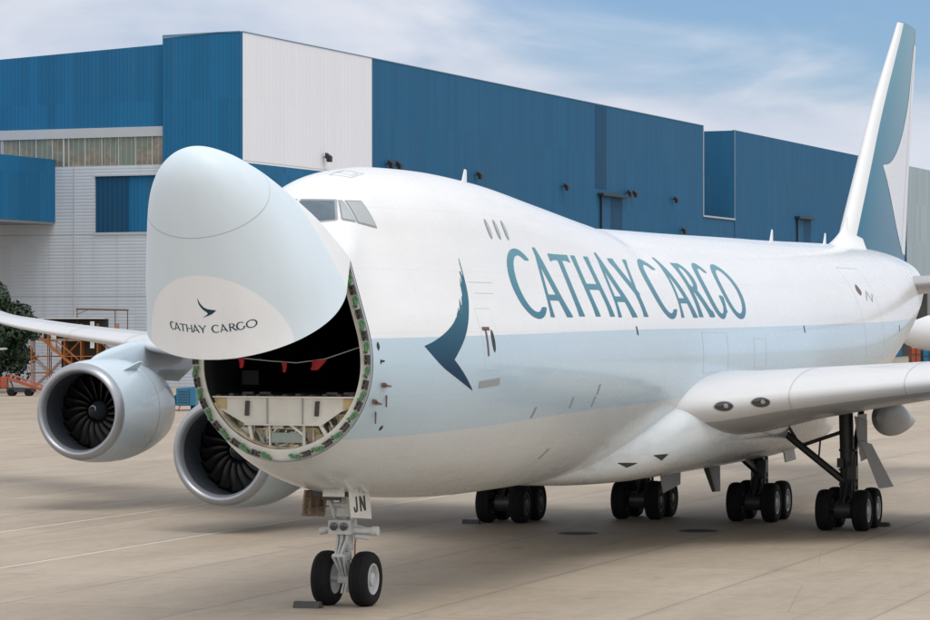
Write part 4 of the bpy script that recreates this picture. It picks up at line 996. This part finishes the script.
# ------------------------------------------------------------------ hangars: local frame s (along the long wall), t (along the gable), z
HA = R(2.67); HC = (221.1, -96.1)
def H(s, t, z, off=0.):
    """off pushes a point outwards from both walls' intersection frame"""
    return (HC[0]+s*math.cos(HA)+t*math.sin(HA), HC[1]+s*math.sin(HA)-t*math.cos(HA), z)
def hbox(mb, s0, s1, t0, t1, z0, z1, z1b=None):
    z1b = z1 if z1b is None else z1b                   # z1b: roof height at t1
    mb.hexa([H(s0, t0, z0), H(s1, t0, z0), H(s1, t1, z0), H(s0, t1, z0), H(s0, t0, z1), H(s1, t0, z1), H(s1, t1, z1b), H(s0, t1, z1b)])
def cladding(name, col, pitch, horiz=False, var=.06, rough=.6, wear=.25, depth=.035, lines=None, dirtcol=None):
    m, nt, b = new_mat(name); co = mapping(nt, objco(nt), rot=(0, 0, HA)); x, y, z = conv_xy(nt, co)
    u = z if horiz else math_node(nt, 'ADD', x, y)
    t = math_node(nt, 'FRACT', math_node(nt, 'MULTIPLY', u, 1/pitch))
    rib = N_smooth(nt, math_node(nt, 'ABSOLUTE', math_node(nt, 'SUBTRACT', t, .5)), .12, .26)
    # sheet-to-sheet tone, rain streaks and a slow blotchy fade
    sheet = math_node(nt, 'FLOOR', math_node(nt, 'MULTIPLY', math_node(nt, 'ADD', x, y), 1/1.05)); 
    row = math_node(nt, 'FLOOR', math_node(nt, 'MULTIPLY', z, 1/7.3))
    cv = N(nt, 'ShaderNodeCombineXYZ'); L(nt, sheet, cv.inputs[0]); L(nt, row, cv.inputs[1])
    wn = N(nt, 'ShaderNodeTexWhiteNoise', noise_dimensions='2D'); L(nt, cv.outputs[0], wn.inputs['Vector'])
    st_ = noise(nt, mapping(nt, co, (1.3, 1.3, .05)), 1, 5, .7)
    bl = noise(nt, mapping(nt, co, (.05, .05, .08)), 1, 3)
    c = mixc(nt, wn.outputs['Value'], tuple(v*(1-var) for v in col), tuple(min(1, v*(1+var)) for v in col))
    c = mixc(nt, math_node(nt, 'MULTIPLY', N_smooth(nt, st_, .52, .74), wear), c, dirtcol or tuple(v*.55+.05 for v in col))
    c = mixc(nt, math_node(nt, 'MULTIPLY', N_smooth(nt, bl, .4, .7), wear*.8), c, tuple(v*.82+.02 for v in col))
    if lines:
        for zl in lines:
            ln = math_node(nt, 'LESS_THAN', math_node(nt, 'ABSOLUTE', math_node(nt, 'SUBTRACT', z, zl)), .05)
            c = mixc(nt, math_node(nt, 'MULTIPLY', ln, .6), c, tuple(v*.4 for v in col))
    L(nt, c, b.inputs['Base Color']); b.inputs['Roughness'].default_value = rough; b.inputs['Specular IOR Level'].default_value = .12
    bp = N(nt, 'ShaderNodeBump'); bp.inputs['Distance'].default_value = depth; bp.inputs['Strength'].default_value = 1
    L(nt, rib, bp.inputs['Height']); L(nt, bp.outputs[0], b.inputs['Normal'])
cladding('clad_blue', (.016, .134, .285), .46, var=.10, depth=.035)
cladding('clad_blue_dark', (.012, .070, .150), .55, var=.04, depth=.04)
cladding('clad_blue_old', (.018, .112, .232), .42, var=.06, depth=.012, wear=.35)
cladding('clad_white', (.76, .785, .85), .9, var=.012, depth=.015, wear=.08, lines=(22.9,))
cladding('clad_pale', (.50, .55, .62), .34, horiz=True, var=.03, depth=.018, wear=.25, lines=(9.2, 15.6), dirtcol=(.28, .28, .28))
cladding('clad_grey', (.38, .46, .52), .8, var=.08, depth=.05, wear=.35)
m, nt, b = new_mat('translucent_sheet'); co = mapping(nt, objco(nt), rot=(0, 0, HA)); x, y, z = conv_xy(nt, co)
n1 = noise(nt, mapping(nt, co, (.7, .7, .8)), 1, 4, .65); n2 = noise(nt, mapping(nt, co, (.4, .4, .5), loc=(9, 3, 2)), 1, 3)
c = ramp(nt, n1, [(.3, (.10, .11, .08)), (.5, (.20, .18, .14)), (.7, (.30, .28, .235))])
c = mixc(nt, N_smooth(nt, n2, .5, .6), c, (.15, .19, .16))
f = math_node(nt, 'FRACT', math_node(nt, 'MULTIPLY', y, 1/.62)); c = mixc(nt, math_node(nt, 'MULTIPLY', math_node(nt, 'LESS_THAN', f, .14), .35), c, (.5, .49, .44))
L(nt, c, b.inputs['Base Color']); b.inputs['Roughness'].default_value = .35
simple('trim_mid', (.12, .22, .32), .5, var=.06, scale=.5)
simple('trim_light', (.42, .45, .48), .5, var=.06, scale=.5)
simple('roof_grey', (.20, .22, .24), .6)
simple('lamp_black', (.015, .016, .018), .5)
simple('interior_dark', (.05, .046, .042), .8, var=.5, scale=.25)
HG = root('hangar', H(60, 20, 0), 'huge blue and white corrugated aircraft hangar behind the cargo plane', 'hangar')
def hpart(name, mat, boxes, parent=HG, **k):
    for bx in boxes: g = MB(); hbox(g, *bx); o = g.build(name, mat, parent, **k)
    return o
# long wall (port-facing side): t just below 0; gable wall (towards the camera): s = 0
hpart('white_wall', 'clad_white', [(0.02, 32.3, 0.0, .5, 22.7, 35.9)])
hpart('blue_wall', 'clad_blue_old', [(32.3, 154.6, .0, .5, 0, 35.9)])
hpart('lower_wall', 'clad_pale', [(0.02, 32.3, .0, .5, 0, 15.7)])
hpart('blue_band', 'clad_blue', [(0.02, 32.3, -.02, .5, 15.7, 22.7)])
hpart('wall_strip', 'clad_blue_dark', [(106.4, 111.0, -.03, -.001, 24.6, 35.7)])
hpart('roof', 'roof_grey', [(.6, 154.4, .6, 60, 29.0, 34.6, 31)])
hpart('roof_edge', 'trim_mid', [(-.05, 154.7, -.06, .0, 35.9, 36.0), (-.66, -.6, 0, 8.8, 35.86, 35.98, 35.58)])
hpart('corner_trim', 'trim_light', [(154.6, 154.8, -.1, .1, 22.3, 36.0), (32.24, 32.32, -.03, -.002, 22.7, 35.9)])
hpart('corner_tower', 'clad_blue', [(-.6, 0., .0, 8.8, 15.5, 35.95, 35.55)])
hpart('gable_cladding', 'clad_blue', [(0.05, .5, 8.8, 62, 26.6, 35.0, 32.5)])
hpart('pale_strip', 'trim_light', [(-.12, .4, 8.8, 62, 25.6, 26.6)])
GZ = hpart('glazing', 'translucent_sheet', [(.12, .3, 8.8, 62, 22.7, 25.6)])
hpart('mullion', 'trim_light', [(.0, .12, t_, t_+.09, 22.7, 25.6) for t_ in np.arange(10.3, 60, 1.95)]+[(-.02, .1, t_, t_+.18, 22.7, 25.6) for t_ in (20.6, 28)], GZ)
hpart('pale_wall', 'clad_pale', [(0.0, .45, 0, 8.8, 0, 15.5), (0.0, .45, 8.8, 17.0, 0, 15.8), (0.0, .45, 8.8, 17.0, 21.6, 22.7), (.0, .45, 17.0, 62, 0, 22.7)])
hpart('sliding_door', 'clad_blue', [(.25, .4, 8.8, 13.2, 15.8, 21.6)])
hpart('sliding_door', 'clad_blue_dark', [(.15, .32, 13.2, 17.0, 15.8, 21.6)])
hpart('door_sill', 'trim_light', [(-.10, .3, 8.8, 17.1, 15.55, 15.8), (-.1, .3, 8.8, 17.1, 21.6, 21.75)])
hpart('canopy', 'clad_blue', [(-34, 0, 21.7, 46, 16.95, 23.45)])
hpart('canopy_soffit', 'roof_grey', [(-33.9, -.05, 21.75, 45.9, 16.7, 16.95)])
hpart('downpipe', 'trim_light', [(-.08, .0, 19.4, 19.5, 0, 22.6)])
def doorway(s0, s1, z0, z1, parent):
    g = MB(); hbox(g, s0, s1, -.06, -.02, z0, z1); D = g.build('doorway', 'clad_blue_dark', parent)
    g = MB(); hbox(g, s0-1.2, s1+.3, -.9, -.02, z1, z1+.35); hbox(g, s0-.15, s0, -.3, -.02, z0, z1); g.build('door_hood', 'lamp_black', D)
    g = MB(); hbox(g, s0+.0, s0+(s1-s0)*.42, -.12, -.06, z0, z1); g.build('door_leaf', 'clad_blue_old', D)
doorway(108.5, 117.5, 0, 23.6, HG)
def flood(s, z, parent, pair=False, size=.55):
    for k in ((0, 2.3) if pair else (0,)):
        g = MB(); s_ = s+k
        g.tube(H(s_, 0, z), H(s_, -.5, z+.15), .06, n=8)
        c = Vector(H(s_, -.65, z)); a = Vector((math.cos(HA), math.sin(HA), 0)); n_ = Vector((math.sin(HA), -math.cos(HA), 0))*-1
        g.obox(c, a, (n_+Vector((0, 0, -.7))).normalized(), Vector((0, 0, 1)), size, .35, size*.9)
        g.obox(c+Vector((0, 0, -.3)), a, n_, Vector((0, 0, 1)), size*1.15, .12, .2)
        g.build('floodlight', 'lamp_black', parent, bevel=.05)
for s, z, p in ((19.4, 24.2, 0), (36.2, 24.3, 1), (63.1, 24.3, 0), (93.6, 24.2, 0), (119.0, 24.4, 1), (139.7, 24.3, 0), (143.4, 19.9, 0)): flood(s, z, HG, p, .34)
H2 = root('hangar', H(240, 20, 0), 'blue aircraft hangar with a pale grey far end, standing behind the tail fin', 'hangar')
hpart('blue_wall', 'clad_blue_old', [(171.0, 279, .0, .5, 0, 36.25)], H2)
hpart('end_wall', 'clad_blue_old', [(171.0, 171.5, .5, 40, 0, 36.2)], H2)
hpart('roof', 'roof_grey', [(171.6, 330, .6, 60, 35.4, 36.0, 34)], H2)
hpart('corner_trim', 'trim_mid', [(170.9, 171.05, -.05, .1, 22.6, 36.3)], H2)
hpart('grey_wall', 'clad_grey', [(283, 345, .0, .5, 15.2, 36.25)], H2)
hpart('wall_strip', 'clad_blue_dark', [(279, 283, .1, .5, 15.2, 36.1)], H2)
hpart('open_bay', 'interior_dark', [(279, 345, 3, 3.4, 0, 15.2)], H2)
hpart('bay_post', 'trim_light', [(s_, s_+.9, .1, .8, 0, 15.2) for s_ in (290, 303, 316, 330)], H2)
doorway(206.0, 214.6, 0, 23.7, H2)
g = MB(); hbox(g, 154.65, 170.95, .1, .5, 0, 22.3); LK = g.build('link_block', 'clad_blue_old')
tag(LK, 'low blue wall joining the two hangars below a pale ledge', 'wall')
g = MB(); hbox(g, 154.65, 170.95, -.1, .5, 22.3, 22.55); g.build('ledge', 'trim_light', LK)

# ------------------------------------------------------------------ frame for things that stand between apron and hangar: forward distance d, lateral l
FX = (math.cos(R(-19.4)), math.sin(R(-19.4)))
def G(d, l, z=0): return (-54.4+d*FX[0]-l*FX[1], 24.75+d*FX[1]+l*FX[0], z)
# maintenance dock of orange scaffolding
simple('scaffold_orange', (.38, .13, .03), .55, var=.35, scale=.6)
simple('scaffold_rust', (.10, .05, .03), .6, var=.4, scale=.6)
simple('dock_dark', (.03, .035, .04), .6)
simple('dock_white', (.62, .64, .66), .5)
DK = root('maintenance_dock', G(287, -37.5), 'orange scaffold maintenance dock with stairs beside the dark tree', 'scaffold')
def dk(u, w, z): return G(287+w, -42.0+u, z)
g = MB()
xs = [0, 1.6, 3.2, 4.8, 6.4, 8.2]; zs = [0.1, 1.6, 3.2, 4.8]
for w in (0, 1.2, 2.4):
    for u in xs: g.tube(dk(u, w, 0), dk(u, w, 6.4 if u > .1 or w else 4.9), .055, n=6)
    for z in zs[1:]: g.tube(dk(0, w, z), dk(8.2, w, z), .045, n=6)
    for i in range(5):
        g.tube(dk(xs[i], w, zs[i % 3]), dk(xs[i+1], w, zs[i % 3+1]), .035, n=5); g.tube(dk(xs[i+1], w, zs[(i+1) % 3]), dk(xs[i], w, zs[(i+1) % 3+1]), .035, n=5)
for u in xs:
    for z in zs[1:]: g.tube(dk(u, 0, z), dk(u, 2.4, z), .045, n=6)
g.build('scaffold_frame', 'scaffold_orange', DK)
g = MB()
for z in zs[1:]: g.hexa([dk(0, 0, z), dk(8.2, 0, z), dk(8.2, 2.4, z), dk(0, 2.4, z), dk(0, 0, z+.06), dk(8.2, 0, z+.06), dk(8.2, 2.4, z+.06), dk(0, 2.4, z+.06)])
g.build('walkway', 'scaffold_rust', DK)
g = MB()
for w in (-.5, .15):
    g.bar(dk(1.0, w, 5.0), dk(5.4, w, 1.2), .06, .22); g.tube(dk(1.0, w, 6.0), dk(5.4, w, 2.2), .035, n=6)
    for k in range(7): t_ = k/6; g.tube(dk(1+4.4*t_, w, 5-3.8*t_), dk(1+4.4*t_, w, 6-3.8*t_), .025, n=5)
for k in range(16): t_ = k/15; g.bar(dk(1+4.4*t_, -.5, 5-3.8*t_), dk(1+4.4*t_, .15, 5-3.8*t_), .22, .04)
g.build('stairs', 'scaffold_orange', DK)
g = MB()
def dbox(u0, u1, w0, w1, z0, z1): g.hexa([dk(u0, w0, z0), dk(u1, w0, z0), dk(u1, w1, z0), dk(u0, w1, z0), dk(u0, w0, z1), dk(u1, w0, z1), dk(u1, w1, z1), dk(u0, w1, z1)])
dbox(.9, 7.2, 2.2, 2.5, 4.9, 6.85); g.build('back_panel', 'dock_dark', DK)
g = MB(); dbox(2.6, 6.9, 2.45, 2.6, 1.9, 4.7); g.build('back_panel', 'scaffold_rust', DK)
g = MB(); dbox(1.9, 2.4, .1, .3, 3.6, 6.6); dbox(5.7, 6.1, .1, .3, 4.0, 6.6); dbox(.9, 7.1, 0, 2.6, 6.85, 6.95); g.build('white_post', 'dock_white', DK)
g = MB()
for u in (4.3, 8.0, 9.2): g.tube(dk(u, 1.2, 4.8), dk(u, 1.2, 7.75), .05, n=6)
g.bar(dk(4.2, 1.2, 7.8), dk(9.3, 1.2, 7.7), .12, .16); g.tube(dk(4.3, 1.2, 7.3), dk(5.3, 1.2, 7.7), .035, n=5)
for u in (8.2, 9.2): g.tube(dk(u, 0, 0), dk(u, 1.2, 4.8), .05, n=6)
g.bar(dk(8.2, 0, 4.8), dk(9.3, 1.2, 4.8), .1, .12)
g.build('overhead_rail', 'scaffold_rust', DK)
# belt loader in front of the dock
simple('loader_orange', (.33, .07, .03), .45, var=.15, scale=1)
simple('cream_paint', (.60, .50, .33), .5, var=.1, scale=1)
simple('truck_blue', (.012, .14, .26), .4, var=.15, scale=1)
BL = root('belt_loader', G(262, -39.2), 'orange belt loader with raised conveyor standing left of the outboard engine', 'belt loader')
def bl(u, w, z): return G(262+w, -40.6+u, z)
g = MB(); g.bar(bl(.3, 0, 1.55), bl(3.2, 0, .55), 1.1, .22); 
for w in (-.5, .5): g.tube(bl(.3, w, 1.95), bl(3.2, w, .95), .04, n=6); [g.tube(bl(.3+2.9*k/4, w, 1.55-1.0*k/4), bl(.3+2.9*k/4, w, 1.95-1.0*k/4), .03, n=5) for k in range(5)]
g.build('conveyor', 'loader_orange', BL)
g = MB(); g.hexa([bl(.2, -.8, .35), bl(2.6, -.8, .35), bl(2.6, .8, .35), bl(.2, .8, .35), bl(.2, -.8, .75), bl(2.6, -.8, .65), bl(2.6, .8, .65), bl(.2, .8, .75)])
g.bar(bl(.7, 0, .6), bl(.4, 0, 1.5), .1, .1); g.build('chassis', 'dock_dark', BL)
for u in (.6, 2.1):
    for w in (-.8, .8):
        g = MB(); a, b_ = Vector(bl(u, w-.1, .32)), Vector(bl(u, w+.1, .32)); g.tube(a, b_, .32, n=16); g.build('wheel', 'tyre_rubber', BL)
g = MB(); g.hexa([bl(-.4, -.5, .7), bl(.2, -.5, .7), bl(.2, .5, .7), bl(-.4, .5, .7), bl(-.4, -.5, 1.7), bl(.2, -.5, 1.7), bl(.2, .5, 1.7), bl(-.4, .5, 1.7)]); g.build('cab', 'loader_orange', BL, bevel=.05)
TR = root('work_platform', G(262, -44), 'cream platform on white trestle legs at the far left edge', 'platform')
def tr(u, w, z): return G(262+w, -46.6+u, z)
g = MB(); g.hexa([tr(-3, -1.2, 1.05), tr(5.2, -1.2, .95), tr(5.2, 1.2, .95), tr(-3, 1.2, 1.05), tr(-3, -1.2, 1.7), tr(4.6, -1.2, 1.35), tr(4.6, 1.2, 1.35), tr(-3, 1.2, 1.7)]); g.build('deck', 'cream_paint', TR, bevel=.08)
for k in range(5):
    g = MB(); u = -2.2+k*1.7
    for w in (-1, 1): g.tube(tr(u, w, 0), tr(u+.3, w, 1.0), .06, n=6); g.tube(tr(u+.6, w, 0), tr(u+.3, w, 1.0), .06, n=6)
    g.build('trestle', 'dock_white', TR)
# blue ground power cart
GP = root('power_cart', G(217, -20.9), 'blue ground power cart parked between the outboard engine and the nose', 'ground cart')
def gp(u, w, z): return G(217+w, -21.6+u, z)
g = MB(); g.hexa([gp(.45, 0, .35), gp(1.9, 0, .35), gp(1.9, 2.2, .35), gp(.45, 2.2, .35), gp(.45, 0, 1.65), gp(1.9, 0, 1.75), gp(1.9, 2.2, 1.75), gp(.45, 2.2, 1.65)]); GPB = g.build('housing', 'truck_blue', GP, bevel=.06)
g = MB(); g.hexa([gp(-.3, .2, .35), gp(.42, .2, .35), gp(.42, 2.0, .35), gp(-.3, 2.0, .35), gp(-.3, .2, 1.0), gp(.42, .2, 1.15), gp(.42, 2.0, 1.15), gp(-.3, 2.0, 1.0)]); g.build('bonnet', 'truck_blue', GP, bevel=.06)
g = MB()
for k in range(5): g.bar(gp(.6, -.02, .6+.2*k), gp(1.3, -.02, .6+.2*k), .03, .05)
g.bar(gp(1.42, -.02, .45), gp(1.42, -.02, 1.6), .04, .05); g.build('grille', 'dock_dark', GPB)
for u in (0, 1.6):
    for w in (.3, 1.9): g = MB(); g.tube(gp(u-.1, w, .24), gp(u+.12, w, .24), .24, n=14); g.build('wheel', 'tyre_rubber', GP)
g = MB(); g.tube(gp(.75, -.05, .35), gp(.8, -1.9, .08), .05, n=8); g.build('tow_bar', 'red_cloth', GP)
# loading gear far right
for u, w, h_, mt, lb in ((.3, 1.4, 2.6, 'loader_orange', 'small orange container standing under the far airliner'), (2.1, 1.9, 2.2, 'truck_blue', 'small blue container standing beside the orange one')):
    o_ = root('container', G(455, 68.2+u), lb, 'container', 'containers under the far airliner')
    g = MB(); q = lambda a, b_, z: G(455+b_, 68.2+u+a, z)
    g.hexa([q(0, 0, .3), q(w, 0, .3), q(w, 3, .3), q(0, 3, .3), q(0, 0, h_), q(w, 0, h_), q(w, 3, h_), q(0, 3, h_)]); B_ = g.build('body', mt, o_, bevel=.1)
    g = MB(); g.bar(q(w/2, -.05, .4), q(w/2, -.05, h_-.1), .08, .08); g.bar(q(.1, -.05, h_*.6), q(w-.1, -.05, h_*.6), .08, .08); g.build('door_seam', 'dock_dark', B_)
    g = MB(); g.hexa([q(-.1, -.1, 0), q(w+.1, -.1, 0), q(w+.1, 3.1, 0), q(-.1, 3.1, 0), q(-.1, -.1, .28), q(w+.1, -.1, .28), q(w+.1, 3.1, .28), q(-.1, 3.1, .28)]); g.build('base', 'dock_dark', o_)
# parked airliners far off
def airliner(d, l, ang, lb, sc=1.):
    o_ = root('parked_airliner', G(d, l), lb, 'airplane', 'airliners parked far off')
    ca, sa = math.cos(ang), math.sin(ang)
    def A(x, y, z):                                   # x aft, y port, in the airliner's own frame
        p = G(d+(x*sa+y*ca)*sc, l+(x*ca-y*sa)*sc); return (p[0], p[1], z*sc)
    g = MB(); rows = []
    for x, r_, zc in [(0, .05, 3.6), (.25, .55, 3.6), (.8, 1.05, 3.7), (1.8, 1.6, 3.85), (3.2, 1.95, 4), (5, 2.05, 4), (26, 2.05, 4), (30, 1.7, 4.3), (34, 1.0, 4.9), (37.5, .2, 5.4)]:
        rows.append([A(x, r_*math.cos(a), zc+r_*math.sin(a)) for a in np.linspace(0, 2*math.pi, 28, endpoint=False)])
    g.grid(rows, closed_u=True, cap0=True, cap1=True); g.build('fuselage', 'white_paint', o_, smooth=60)
    for s in (1, -1):
        g = MB(); g.grid([[A(x_+c_*fx, s*y_, z_+c_*fz) for fx, fz in foil(10, .11)] for x_, y_, z_, c_ in ((12, 1.6, 3.1, 6.5), (16, 7, 3.6, 4), (20.5, 17, 4.4, 1.5))], closed_u=True, cap0=True, cap1=True); g.build('wing', 'wing_grey', o_, smooth=50)
        g = MB(); g.grid([[A(x_+c_*fx, s*y_, z_+c_*fz) for fx, fz in foil(10, .10)] for x_, y_, z_, c_ in ((31.5, .8, 5, 4), (35, 6.2, 5.6, 1.6))], closed_u=True, cap0=True, cap1=True); g.build('stabiliser', 'wing_grey', o_, smooth=50)
        g = MB(); a0 = Vector(A(11.5, s*5.7, 2.0)); a1 = Vector(A(15.2, s*5.7, 2.0)); g.lathe(a0, a1-a0, [(.0, .95), (.3, 1.08), (1.5, 1.12), (3, .9), (3.8, .6), (3.8, .02)], n=20); g.lathe(a0, a1-a0, [(0, .95), (.3, .85), (.9, .82), (.9, .02)], n=20); g.build('engine', 'white_paint', o_, smooth=40)
    g = MB(); g.grid([[A(x_+c_*fx, c_*fz, z_) for fx, fz in foil(10, .10, 0)] for x_, z_, c_ in ((30, 5.6, 6), (35.5, 11.8, 2.4))], closed_u=True, cap0=True, cap1=True); g.build('fin', 'white_paint', o_, smooth=50)
    for x, y in ((4.5, 0), (18, 3.2), (18, -3.2)):
        g = MB(); g.tube(A(x, y, .45), A(x, y, 2.4), .12, n=8); gg = g.build('landing_gear', 'dark_gear', o_)
        for s in (-.3, .3): g = MB(); g.tube(A(x, y+s-.12, .5), A(x, y+s+.12, .5), .5, n=16); g.build('wheel', 'tyre_rubber', gg)
airliner(420, 61.5, R(-8), 'white airliner parked far off, partly hidden behind the cargo plane tail', 1.25)
airliner(211.5, -53.0, R(90), 'white airliner whose wing tip shows at the left edge', 1.0)

# ------------------------------------------------------------------ trees
m, nt, b = new_mat('leaf'); co = objco(nt)
oi = N(nt, 'ShaderNodeNewGeometry'); n_ = noise(nt, co, .55, 4, .7)
c = mixc(nt, n_, (.005, .019, .008), (.019, .052, .019)); c = mixc(nt, .4, c, ramp(nt, oi.outputs['Random Per Island'], [(0, .45), (1, 1.4)]), 'MULTIPLY')
L(nt, c, b.inputs['Base Color']); b.inputs['Roughness'].default_value = .6; b.inputs['Transmission Weight'].default_value = 0
simple('bark', (.07, .05, .035), .8, var=.3, scale=2)
def tree(d, l, h, rad, lb, seed, n=9000):
    r_ = random.Random(seed); o_ = root('tree', G(d, l), lb, 'tree', 'trees beside the hangar')
    base = Vector(G(d, l)); g = MB()
    g.tube(base, base+Vector((0, 0, h*.35)), .35, .22, n=10); tips = []
    for i in range(9):
        a = i*2.4+r_.random(); e = r_.uniform(.2, .8); p0 = base+Vector((0, 0, h*(.18+.2*r_.random())))
        p1 = p0+Vector((math.cos(a)*rad*.6, math.sin(a)*rad*.6, h*.35*e)); g.tube(p0, p1, .14, .05, n=6); tips.append(p1)
    g.tube(base+Vector((0, 0, h*.35)), base+Vector((0, 0, h*.85)), .2, .05, n=7); g.build('trunk', 'bark', o_)
    cl = []
    for i in range(46):
        u = r_.uniform(-1, 1); a = r_.uniform(0, 2*math.pi); q = math.sqrt(1-u*u); rr = r_.uniform(.55, .92)
        cl.append((base+Vector((math.cos(a)*q*rad*rr, math.sin(a)*q*rad*rr, h*.52+u*h*.42*rr)), r_.uniform(.9, 1.7)))
    g = MB()
    for i in range(n):
        c_, cr = cl[r_.randrange(len(cl))]; v = Vector((r_.gauss(0, 1), r_.gauss(0, 1), r_.gauss(0, 1))).normalized()*cr*r_.uniform(.55, 1.05)
        v.z *= .75; p = c_+v
        if p.z < .5: continue
        nrm = (v.normalized()+Vector((r_.gauss(0, .5), r_.gauss(0, .5), r_.gauss(.3, .5)))).normalized(); a_ = nrm.orthogonal().normalized(); b_ = nrm.cross(a_)
        ang = r_.random()*6.28; a2 = a_*math.cos(ang)+b_*math.sin(ang); b2 = nrm.cross(a2); s_ = r_.uniform(.16, .32)
        g.face([g.vert(p-a2*s_), g.vert(p-b2*s_*.5), g.vert(p+a2*s_), g.vert(p+b2*s_*.5)])
    g.build('crown', 'leaf', o_)
tree(274, -45.4, 12.6, 6.0, 'large dark green tree standing at the left edge beside the scaffold dock', 4, 30000)
tree(293, -46.0, 7.0, 3.0, 'low dark bushy tree growing just behind the scaffold dock', 9, 6000)

# ------------------------------------------------------------------ camera
cd = bpy.data.cameras.new('camera'); cam = bpy.data.objects.new('camera', cd); COL.objects.link(cam)
cam.location = (-54.403, -24.749, 6.357)
yaw, pit, rol = -.338586, .0045759, -.00097445
Fv = Vector((math.cos(yaw)*math.cos(pit), -math.sin(yaw)*math.cos(pit), math.sin(pit)))
Rv = Vector((-math.sin(yaw), -math.cos(yaw), 0)); Uv = Rv.cross(Fv)
R2 = Rv*math.cos(rol)+Uv*math.sin(rol); U2 = Uv*math.cos(rol)-Rv*math.sin(rol)
cam.rotation_euler = Matrix((R2, U2, -Fv)).transposed().to_euler()
cd.sensor_width = 36; cd.lens = 2964.98/930*36; cd.clip_end = 6000; cd.clip_start = .5
SC.camera = cam
# ------------------------------------------------------------------ light: thin bright overcast with a soft high sun
SUN_EL, SUN_AZ = R(64), R(228)            # azimuth of the sun, measured in Blender's x-y plane from +x
w = bpy.data.worlds.new('World'); SC.world = w; w.use_nodes = True; nt = w.node_tree
bg = nt.nodes['Background']
sky = N(nt, 'ShaderNodeTexSky', sky_type='NISHITA'); sky.sun_disc = False; sky.sun_elevation = SUN_EL
sky.sun_rotation = math.pi/2-SUN_AZ; sky.air_density = 1.0; sky.dust_density = .6; sky.ozone_density = 1.5
tc = N(nt, 'ShaderNodeTexCoord'); s = N(nt, 'ShaderNodeSeparateXYZ'); L(nt, tc.outputs['Generated'], s.inputs[0])
el = s.outputs[2]
n1 = noise(nt, mapping(nt, tc.outputs['Generated'], (6, 6, 17), (0, 0, 0), (.4, .9, .15)), 1.0, 6, .5, .6)
n2 = noise(nt, mapping(nt, tc.outputs['Generated'], (11, 11, 34), (0, R(5), 0), (3.1, .2, .7)), 1.0, 5, .5, .6)
# a clearer gap of sky above the hangar, cloud banks lower down, closed cloud overhead
gap = N(nt, 'ShaderNodeVectorMath', operation='DISTANCE'); L(nt, mapping(nt, tc.outputs['Generated'], (1, 1, 3.2)), gap.inputs[0]); gap.inputs[1].default_value = (.972, .205, .385)
clear = math_node(nt, 'SUBTRACT', 1.0, N_smooth(nt, gap.outputs['Value'], .03, .20))
body = math_node(nt, 'ADD', math_node(nt, 'MULTIPLY', n1, 1.2), math_node(nt, 'MULTIPLY', n2, .65))
dens = math_node(nt, 'SUBTRACT', body, math_node(nt, 'MULTIPLY', clear, .75))
dens = math_node(nt, 'ADD', dens, math_node(nt, 'MULTIPLY', math_node(nt, 'SUBTRACT', 1.0, N_smooth(nt, el, .03, .085)), .40))
fac = math_node(nt, 'MAXIMUM', N_smooth(nt, dens, .42, .92), N_smooth(nt, el, .2, .5))
low = mixc(nt, N_smooth(nt, math_node(nt, 'ADD', math_node(nt, 'MULTIPLY', n2, .5), math_node(nt, 'MULTIPLY', n1, .5)), .38, .62), (.55, .60, .71), (.70, .73, .80))
sunward = N(nt, 'ShaderNodeVectorMath', operation='DOT_PRODUCT'); L(nt, tc.outputs['Generated'], sunward.inputs[0]); sunward.inputs[1].default_value = (-.80, -.60, 0)
low = mixc(nt, N_smooth(nt, sunward.outputs['Value'], -.35, .75), low, (1.12, 1.10, 1.07))       # cloud is brighter on the sun's side of the sky
cl = mixc(nt, N_smooth(nt, el, .15, .6), low, (.86, .87, .89))
tint = mixc(nt, 1.0, sky.outputs[0], (.60, .72, .91), 'MULTIPLY')
clv = N(nt, 'ShaderNodeVectorMath', operation='SCALE'); L(nt, cl, clv.inputs[0]); clv.inputs['Scale'].default_value = 1/.11
L(nt, mixc(nt, fac, tint, clv.outputs[0]), bg.inputs['Color']); bg.inputs['Strength'].default_value = .11
sl = bpy.data.lights.new('sun', 'SUN'); sl.energy = 1.35; sl.angle = R(34); sl.color = (1, .975, .94)
so = bpy.data.objects.new('sun', sl); COL.objects.link(so)
sd = Vector((math.cos(SUN_EL)*math.cos(SUN_AZ), math.cos(SUN_EL)*math.sin(SUN_AZ), math.sin(SUN_EL)))
so.rotation_euler = sd.to_track_quat('Z', 'Y').to_euler(); so.location = (0, 0, 60)
vs_ = SC.view_settings; vs_.view_transform = 'Standard'; vs_.look = 'None'; vs_.gamma = 1; vs_.use_curve_mapping = False; vs_.exposure = .12
SC.cycles.max_bounces = 8
